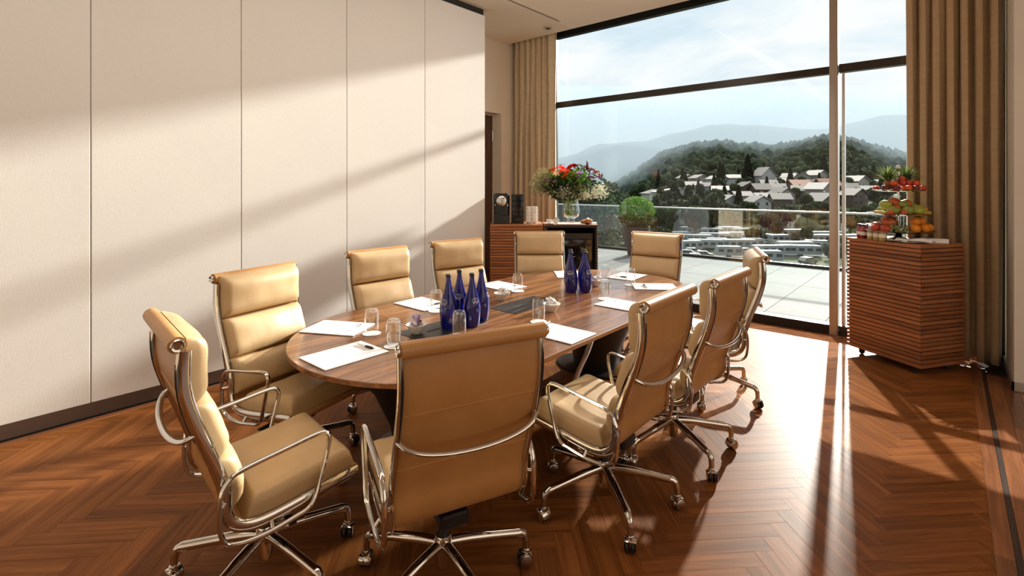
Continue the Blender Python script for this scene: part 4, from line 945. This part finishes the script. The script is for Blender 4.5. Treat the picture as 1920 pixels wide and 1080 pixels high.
# terrain
RPX = np.array([700, 1000, 1100, 1150, 1200, 1240, 1300, 1345, 1400, 1450, 1500, 1556, 1610, 1660, 1720, 1900, 2300]); RPY = np.array([392, 388, 372, 356, 325, 294, 277, 271, 277, 281, 271, 260, 271, 288, 300, 318, 330])
def ridge(r): return 1.65+(346-np.interp(960+940*r, RPX, RPY))/940*700
def ground(d, l):
    r = l/max(d, 1); zr = ridge(r); zm = -16+(zr+16)*.27
    z = np.interp(d, [0, 190, 240, 330, 450, 700, 900, 1300], [-16, -16, -16+(zm+16)*.42, zm, zm+(zr-zm)*.42, zr, zr-22, -40])
    return float(z)+(2.2*noise.noise(Vector((d*.02, l*.02, 0)))*min(1, max(0, (d-200)/150)))
ds = np.r_[np.linspace(13, 190, 12), np.linspace(205, 760, 44), np.linspace(800, 1300, 8)]; rs = np.linspace(-.9, 1.6, 110); vs = []
for d in ds:
    for r in rs: l = r*max(d, 60); vs.append(fr(d, l, ground(d, l)))
n = len(rs)
struct(MB().add(vs, [(k*n+i, k*n+i+1, (k+1)*n+i+1, (k+1)*n+i) for k in range(len(ds)-1) for i in range(n-1)]).build('ground', 'meadow', ang=180))
# far mountains
def mountain(name, d, pts, amp, seed, label):
    px = np.array([p[0] for p in pts]); py_ = np.array([p[1] for p in pts]); vs = []; L = np.linspace(-d*.9, d*1.9, 150); dd = np.linspace(0, 1, 14)
    for v in dd:
        for l in L:
            zt = (346-np.interp(960+940*l/d, px, py_))/940*d; zz = -60+(zt+60)*(v**.8)
            q = noise.fractal(Vector((l*.006, v*3+seed, seed)), 1, 2, 5)*amp; vs.append(fr(d-(1-v)*d*.16+q*.5, l*(1-.16*(1-v)), zz+q*(.25+.75*v)))
    for l in L: vs.append(fr(d*1.15, l*1.15, -60))
    n = len(L); o = MB().add(vs, [(k*n+i, k*n+i+1, (k+1)*n+i+1, (k+1)*n+i) for k in range(14) for i in range(n-1)]).build(name, 'mountain_rock', ang=180)
    return struct(o)
mountain('mountain_far', 1480, [(-400, 250), (700, 240), (900, 270), (1040, 300), (1120, 272), (1200, 262), (1260, 250), (1330, 236), (1400, 232), (1480, 240), (1560, 236), (1620, 226), (1700, 214), (1900, 200), (2600, 230)], 12, 3, '')
mountain('mountain_near', 1180, [(-400, 300), (800, 310), (1000, 318), (1060, 300), (1130, 276), (1180, 268), (1250, 275), (1330, 286), (1450, 300), (1600, 300), (1700, 296), (1900, 270), (2600, 290)], 9, 8, '')
# forest on the hill: one mass of crowns
import bmesh
bm = bmesh.new(); bmesh.ops.create_icosphere(bm, subdivisions=1, radius=1); bm.verts.ensure_lookup_table()
IV = np.array([v.co[:] for v in bm.verts]); IF = np.array([[v.index for v in f.verts] for f in bm.faces]); bm.free()
def crowns(pts, seed):
    g = np.random.default_rng(seed); V = []; F = []; o = 0
    for (x, y, z, r, h) in pts:
        k = 1+.28*g.normal(size=len(IV)).clip(-1.3, 1.3); v = IV*k[:, None]*np.array([r, r, h])+np.array([x, y, z+h*.75]); V.append(v); F.append(IF+o); o += len(IV)
    m = MB(); m.v = np.concatenate(V).tolist(); m.f = np.concatenate(F).tolist(); m.mi = [0]*len(m.f); return m
g = np.random.default_rng(11); pts = []
while len(pts) < 6500:
    d = 330+ (740-330)*g.uniform()**.8; r = g.uniform(-.05, .92); l = r*d
    rr = g.uniform(2.3, 4.4)*(.75+.4*d/700); x, y, z = fr(d, l, ground(d, l)); pts.append((x, y, z-1, rr, rr*g.uniform(.9, 1.35)))
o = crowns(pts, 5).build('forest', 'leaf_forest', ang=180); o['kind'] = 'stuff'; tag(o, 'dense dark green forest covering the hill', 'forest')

# trees of the village and valley: leafy crown on a trunk
TREE = {}
def tree_mesh(kind):
    if kind in TREE: return TREE[kind]
    g = random.Random(hash(kind) % 97); sd = {'round': 31, 'tall': 32, 'conifer': 33, 'wide': 34}[kind]
    if kind == 'round': m = leafcloud(1500, ell((0, 0, .62), (.34, .34, .36), .55), .11, .8, sd)
    elif kind == 'wide': m = leafcloud(1700, ell((0, 0, .60), (.50, .50, .34), .5), .12, .8, sd)
    elif kind == 'tall': m = leafcloud(1300, ell((0, 0, .55), (.15, .15, .46), .5), .08, .8, sd, .5)
    else:
        def cone(gg):
            z = gg.uniform(.08, 1.0); a = gg.uniform(0, 2*PI); q = .24*(1-z)**.9*gg.uniform(.6, 1.05); return (q*math.cos(a), q*math.sin(a), z)
        m = leafcloud(1500, cone, .085, .6, sd)
    TREE[kind] = (m.mesh('crown', {'round': 'leaf_mid', 'wide': 'leaf_dark', 'tall': 'leaf_dark', 'conifer': 'leaf_forest'}[kind], False), MB().cyl((0, 0, -.06), (0, 0, .5), .028, .015, 7).mesh('trunk', 'bark'))
    return TREE[kind]
OCC = []
def free(d, l, r):
    return all((d-a)**2+(l-b)**2 > (r+c)**2 for a, b, c in OCC)
def tree(kind, d, l, h, label, group, z=None):
    OCC.append((d, l, h*{'round': .3, 'wide': .42, 'tall': .13, 'conifer': .18}[kind]))
    a, b = tree_mesh(kind); p = fr(d, l, ground(d, l) if z is None else z); t = tag(empty({'round': 'broadleaf_tree', 'wide': 'spreading_tree', 'tall': 'poplar_tree', 'conifer': 'conifer_tree'}[kind], p, random.uniform(0, 6)), label, 'tree', group)
    for nm, me in (('crown', a), ('trunk', b)): c = put(nm, me, t)
    t.scale = (h, h, h); return t
def at(px, d): return (px-960)/940*d
# big dark trees just beyond the balustrade
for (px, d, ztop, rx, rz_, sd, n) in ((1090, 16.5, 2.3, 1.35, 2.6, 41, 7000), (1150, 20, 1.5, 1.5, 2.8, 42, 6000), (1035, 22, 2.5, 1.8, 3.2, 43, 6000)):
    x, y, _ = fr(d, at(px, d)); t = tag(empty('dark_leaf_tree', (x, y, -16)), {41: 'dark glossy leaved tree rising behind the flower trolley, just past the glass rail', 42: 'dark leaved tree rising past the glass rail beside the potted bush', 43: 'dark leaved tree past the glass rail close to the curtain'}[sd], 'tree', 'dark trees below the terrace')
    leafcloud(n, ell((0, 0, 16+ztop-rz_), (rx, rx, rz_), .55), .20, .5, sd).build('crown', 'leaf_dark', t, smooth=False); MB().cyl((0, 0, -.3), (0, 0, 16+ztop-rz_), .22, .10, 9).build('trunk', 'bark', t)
# houses
def house(px, d, w, dep, h, rh, wm, rm, yaw, label, group, floors=2):
    w, dep, rh = w*.86, dep*.86, rh*.9
    while not free(d, at(px, d), max(w, dep)*.48): d += 3
    OCC.append((d, at(px, d), max(w, dep)*.48))
    l = at(px, d); x, y, z = fr(d, l, ground(d, l)); t = tag(empty('house', (x, y, z-.8), AZ+yaw), label, 'house', group); H = h+.8
    mb = MB(); a, b = w/2, dep/2
    mb.add([(-a, -b, 0), (a, -b, 0), (a, b, 0), (-a, b, 0), (-a, -b, H), (a, -b, H), (a, b, H), (-a, b, H), (0, -b, H+rh), (0, b, H+rh)], [(0, 1, 5, 8, 4), (1, 2, 6, 5), (2, 3, 7, 9, 6), (3, 0, 4, 7)])
    mb.build('walls', wm, t, smooth=False); e = .9; o = .8
    rf = MB(); sl = rh/a
    for s in (-1, 1):
        A = [(0, -b-o, H+rh+.05), (s*(a+e), -b-o, H-sl*e+.05), (s*(a+e), b+o, H-sl*e+.05), (0, b+o, H+rh+.05)]; B = [(p[0], p[1], p[2]+.35) for p in A]
        rf.add(A+B, [(0, 1, 2, 3), (7, 6, 5, 4), (0, 4, 5, 1), (1, 5, 6, 2), (2, 6, 7, 3), (3, 7, 4, 0)])
    r = rf.build('roof', rm, t, smooth=False); MB().bb(a*.3, a*.3+.8, -.4, .4, H+rh*.4, H+rh+.9).build('chimney', 'wall_cream', r, smooth=False)
    nw = max(2, int(w/3.2))
    for f in range(floors):
        for k in range(nw):
            wx = -a+w*(k+.5)/nw; wz = .8+1.3+f*2.8
            if wz < H-.6: q = MB().bb(wx-.55, wx+.55, -b-.06, -b+.05, wz-.6, wz+.7).build('window', 'dark_glass', t, smooth=False); MB().bb(wx-.7, wx+.7, -b-.12, -b, wz-.72, wz-.6).build('sill', 'wall_white', q, smooth=False)
    for k in range(2): MB().bb(a-.05, a+.06, -b+dep*(k+.5)/2-.5, -b+dep*(k+.5)/2+.5, 2.0, 3.3).build('window', 'dark_glass', t, smooth=False)
HS = [(1432, 305, 12, 9, 8, 5, 'wall_white', 'roof_pale', .3), (1505, 300, 10, 9, 6, 3, 'wall_cream', 'roof_pale', -.5), (1530, 295, 13, 9, 6, 3, 'wall_cream', 'roof_pale', .5), (1440, 285, 13, 9, 5, 3, 'wall_brown', 'roof_slate', 1.3),
      (1400, 275, 11, 8, 5, 2.5, 'wall_brown', 'roof_slate', .2), (1425, 262, 12, 9, 5, 3, 'wall_brown', 'roof_slate', 1.5), (1455, 262, 12, 9, 5, 3, 'wall_brown', 'roof_slate', 1.2), (1497, 258, 14, 10, 6, 3.2, 'wall_brown', 'roof_terracotta', 1.45), (1528, 262, 10, 8, 5, 3, 'wall_brown', 'roof_slate', 1.4),
      (1550, 255, 12, 10, 6, 3.5, 'wall_brown', 'roof_terracotta', 1.5), (1535, 240, 12, 9, 6.5, 3, 'wall_cream', 'roof_pale', .6), (1430, 238, 10, 8, 4, 2, 'wall_brown', 'roof_pale', 1.4), (1465, 238, 11, 8, 5.5, 3, 'wall_cream', 'roof_slate', .3), (1540, 225, 13, 10, 4, 3.5, 'wall_brown', 'roof_slate', .4),
      (1420, 222, 10, 8, 5, 2.6, 'wall_white', 'roof_pale', .2), (1462, 220, 12, 8, 6, 2.5, 'wall_brown', 'roof_slate', 1.3), (1500, 232, 11, 8, 5, 2.5, 'wall_cream', 'roof_slate', 1.1), (1390, 235, 12, 8, 5, 2, 'wall_cream', 'roof_slate', 1.4), (1362, 228, 9, 8, 4.5, 2, 'wall_white', 'roof_pale', .4),
      (1350, 252, 12, 8, 5, 2, 'wall_white', 'roof_pale', 1.2), (1330, 270, 11, 8, 5, 2, 'wall_white', 'roof_slate', .5), (1300, 280, 12, 9, 5, 2, 'wall_white', 'roof_slate', 1.3), (1345, 300, 12, 9, 5, 2, 'wall_white', 'roof_pale', .6), (1375, 310, 10, 8, 5, 2, 'wall_white', 'roof_pale', 1.2),
      (1270, 240, 26, 10, 7, 2, 'wall_white', 'roof_pale', 0), (1232, 255, 16, 9, 6, 2, 'wall_white', 'roof_slate', .3), (1310, 310, 10, 8, 5, 2, 'wall_cream', 'roof_pale', .3), (1285, 320, 9, 8, 5, 2, 'wall_cream', 'roof_pale', .3),
      (1605, 275, 13, 9, 6, 3, 'wall_cream', 'roof_pale', .5), (1590, 255, 11, 8, 5, 2.5, 'wall_brown', 'roof_slate', 1.2), (1625, 262, 11, 8, 4, 2, 'wall_cream', 'roof_pale', 1.4), (1600, 235, 12, 8, 5, 3, 'wall_brown', 'roof_slate', .4), (1655, 290, 14, 9, 5, 2.5, 'wall_brown', 'roof_pale', 1.4), (1480, 315, 9, 8, 5, 2.5, 'wall_white', 'roof_pale', .8), (1460, 300, 10, 8, 4, 2, 'wall_white', 'roof_pale', 1.0)]
nmw = dict(wall_white='white', wall_cream='cream', wall_brown='brown timber'); nmr = dict(roof_pale='pale', roof_slate='dark slate', roof_terracotta='terracotta')
for i, q in enumerate(HS):
    lab = f'{nmw[q[6]]} walled village house with {nmr[q[7]]} gable roof below the wooded hill'
    if i == 0: lab = 'tall white gabled house standing out highest in the village below the hill'
    if q[2] > 20: lab = 'long white hotel-like building with rows of windows at the village edge'
    house(*q, lab, f'{nmw[q[6]]} houses with {nmr[q[7]]} roofs', 2 if q[4] > 4.5 else 1)

# caravans and cars on the camp site
cvp = {}
def caravan(px, d, yaw, kind):
    z = -16; rad = 3.4 if kind == 'small' else 5.2
    while not free(d, at(px, d), rad*.62): d += 2
    OCC.append((d, at(px, d), rad*.62)); x, y, _ = fr(d, at(px, d))
    if kind not in cvp:
        t = empty('caravan'); L = {'small': 6.0, 'long': 9.5}[kind]; prof = [(-L/2, .5), (-L/2-.1, 1.4), (-L/2+.3, 2.5), (-L/2+.6, 2.7), (L/2-.5, 2.7), (L/2-.1, 2.4), (L/2+.1, 1.3), (L/2-.3, .5)]
        m = MB().prism(prof, -1.15, 1.15, Matrix(((1, 0, 0, 0), (0, 0, 1, 0), (0, 1, 0, 0), (0, 0, 0, 1)))); m.f = [f[::-1] for f in m.f]; m.build('body', 'car_white', t, ang=30)
        for s in (-1, 1):
            for k in range(3 if kind == 'small' else 5): wx = -L/2+L*(k+.5)/(3 if kind == 'small' else 5); MB().bb(wx-.6, wx+.6, s*1.16-.03, s*1.16+.03, 1.35, 2.05).build('window', 'dark_glass', t, smooth=False)
            MB().lathe([(.1, -.12), (.36, -.12), (.38, 0), (.36, .12), (.1, .12)], 12, trs((0, s*.95, .38)) @ rot('X', 90)).build('wheel', 'tyre', t)
        MB().rbox((-L/2-.6, 0, .5), (1.2, .12, .12), .02).build('tow_bar', 'car_grey', t); cvp[kind] = t; o = t
    else: o = copy_tree(cvp[kind])
    o.location = (x*K, y*K, z*K); o.rotation_euler = (0, 0, AZ+yaw)
    tag(o, {'small': 'small white caravan with dark windows on the camp site', 'long': 'long white mobile home with many windows on the camp site'}[kind], 'caravan', {'small': 'white touring caravans', 'long': 'long white mobile homes'}[kind])
for q in ((1296, 134, .25, 'small'), (1322, 131, -.25, 'long'), (1366, 122, -.1, 'small'), (1345, 140, -.2, 'small'), (1305, 150, -.15, 'long'), (1340, 155, -.1, 'long'), (1385, 137, 0, 'long'), (1410, 134, -.1, 'small'), (1375, 158, 0, 'long'), (1420, 152, .1, 'long'), (1445, 124, .1, 'long'), (1500, 122, -.2, 'long'), (1490, 132, .05, 'long'), (1440, 114, -.1, 'small'), (1250, 150, .2, 'small'), (1275, 160, 0, 'small'),
          (1225, 152, .1, 'small'), (1330, 172, 0, 'long'), (1365, 178, .1, 'long'), (1400, 172, 0, 'long'), (1460, 150, .2, 'small'), (1535, 150, .1, 'long'), (1550, 160, 0, 'long'), (1530, 135, -.3, 'small'), (1300, 178, .1, 'long'), (1590, 150, .1, 'long'), (1620, 140, -.1, 'small'), (1480, 168, 0, 'long')): caravan(*q)
cp = None
def car(px, d, yaw, mat):
    global cp
    while not free(d, at(px, d), 1.7): d -= 1
    OCC.append((d, at(px, d), 1.7)); x, y, _ = fr(d, at(px, d)); t = tag(empty('parked_car', (x, y, -16), AZ+yaw), ('white' if mat == 'car_white' else 'grey')+' parked car on the grass edge of the camp site', 'car', ('white' if mat == 'car_white' else 'grey')+' parked cars')
    sw = Matrix(((1, 0, 0, 0), (0, 0, 1, 0), (0, 1, 0, 0), (0, 0, 0, 1)))
    m = MB().prism([(-2.1, .3), (-2.15, .85), (-1.9, 1.0), (-1.5, 1.45), (.5, 1.5), (1.1, 1.0), (2.0, .85), (2.15, .5), (2.1, .3)], -.85, .85, sw); m.f = [f[::-1] for f in m.f]; m.build('body', mat, t, ang=25)
    m = MB().prism([(-1.65, 1.02), (-1.38, 1.38), (.40, 1.42), (.85, 1.02)], -.87, .87, sw); m.f = [f[::-1] for f in m.f]; m.build('window', 'dark_glass', t, ang=25)
    for a in (-1.3, 1.3):
        for s in (-1, 1): MB().lathe([(.08, -.1), (.3, -.1), (.32, 0), (.3, .1), (.08, .1)], 12, trs((a, s*.78, .32)) @ rot('X', 90)).build('wheel', 'tyre', t)
for q in ((1306, 118, -.3, 'car_white'), (1292, 124, -.3, 'car_grey'), (1320, 122, -.3, 'car_grey'), (1290, 114, 0, 'car_white'), (1288, 109, 0, 'car_grey'), (1286, 105, .05, 'car_white'), (1442, 107, .1, 'car_grey'), (1485, 103, .2, 'car_grey'), (1300, 128, -.2, 'car_white'), (1398, 128, .3, 'car_white'), (1515, 112, .4, 'car_grey')): car(*q)
rd = MB(); vs = []
for i in range(40):
    t = i/39; d = 118+8*math.sin(3*t); l = at(1300+t*420, d); 
    for s in (-2.2, 2.2): vs.append(fr(d+s*2, l, -15.93))
rd.add(vs, [(2*i, 2*i+2, 2*i+3, 2*i+1) for i in range(39)]); rd.f = [f for f in rd.f]; struct(rd.build('camp_track', 'gravel', smooth=False))

g = random.Random(8)
TW_ = {'round': 'round green', 'wide': 'spreading dark', 'tall': 'slender upright', 'conifer': 'pointed dark conifer'}
def scatter(n, pxr, dr, kinds, hr, where, tries=60):
    for i in range(n):
        for q in range(tries):
            d = g.uniform(*dr); px = g.uniform(*pxr); k = g.choice(kinds); h = g.uniform(*hr)*(1.35 if k in ('tall', 'conifer') else 1)
            if free(d, at(px, d), h*{'round': .3, 'wide': .42, 'tall': .13, 'conifer': .18}[k]):
                tree(k, d, at(px, d), h, TW_[k]+' tree '+where, k+' trees '+where); break
for (px, d, h) in ((1402, 308, 20), (1350, 290, 16), (1545, 318, 17), (1655, 240, 17), (1482, 290, 13)):
    tree('conifer', d, at(px, d), h, 'tall lone conifer standing above the village roofs', 'tall conifers above the roofs')
scatter(26, (1010, 1200), (62, 130), ['round', 'wide', 'tall'], (9, 14), 'in the valley behind the potted bush')
scatter(34, (1200, 1350), (165, 225), ['round', 'wide', 'tall', 'round'], (8, 12), 'between the camp site and the white buildings')
scatter(40, (1350, 1740), (176, 214), ['round', 'wide', 'round'], (5, 8.5), 'along the far edge of the camp site')
scatter(130, (1170, 1740), (222, 350), ['round', 'wide', 'conifer', 'round'], (5, 9.5), 'among the village houses')
scatter(14, (1230, 1580), (110, 165), ['round', 'wide'], (4, 6), 'between the parked caravans')

# haze filling the valley between the hill and the mountains
hz = NT('valley_haze'); hz.n.remove(hz.b); pv = hz.n.new('ShaderNodeVolumePrincipled')
pv.inputs['Color'].default_value = (.52, .64, .73, 1); pv.inputs['Density'].default_value = .0021; pv.inputs['Absorption Color'].default_value = (0, 0, 0, 1)
hz.l.new(pv.outputs[0], hz.out.inputs['Volume'])
D0, D1 = 360, 1600; a = []
for d in (D0, D1):
    for l in (-2600, 4200): a += [fr(d, l, -70), fr(d, l, 10+.25*(d-D0))]
o = MB().add(a, [(0, 1, 3, 2), (4, 6, 7, 5), (0, 4, 5, 1), (2, 3, 7, 6), (1, 5, 7, 3), (0, 2, 6, 4)]).build('valley_haze', 'valley_haze', smooth=False)
bm = bmesh.new(); bm.from_mesh(o.data); bmesh.ops.recalc_face_normals(bm, faces=bm.faces); bm.to_mesh(o.data); bm.free()
o['kind'] = 'stuff'; tag(o, 'pale blue haze lying over the valley before the mountains', 'haze')
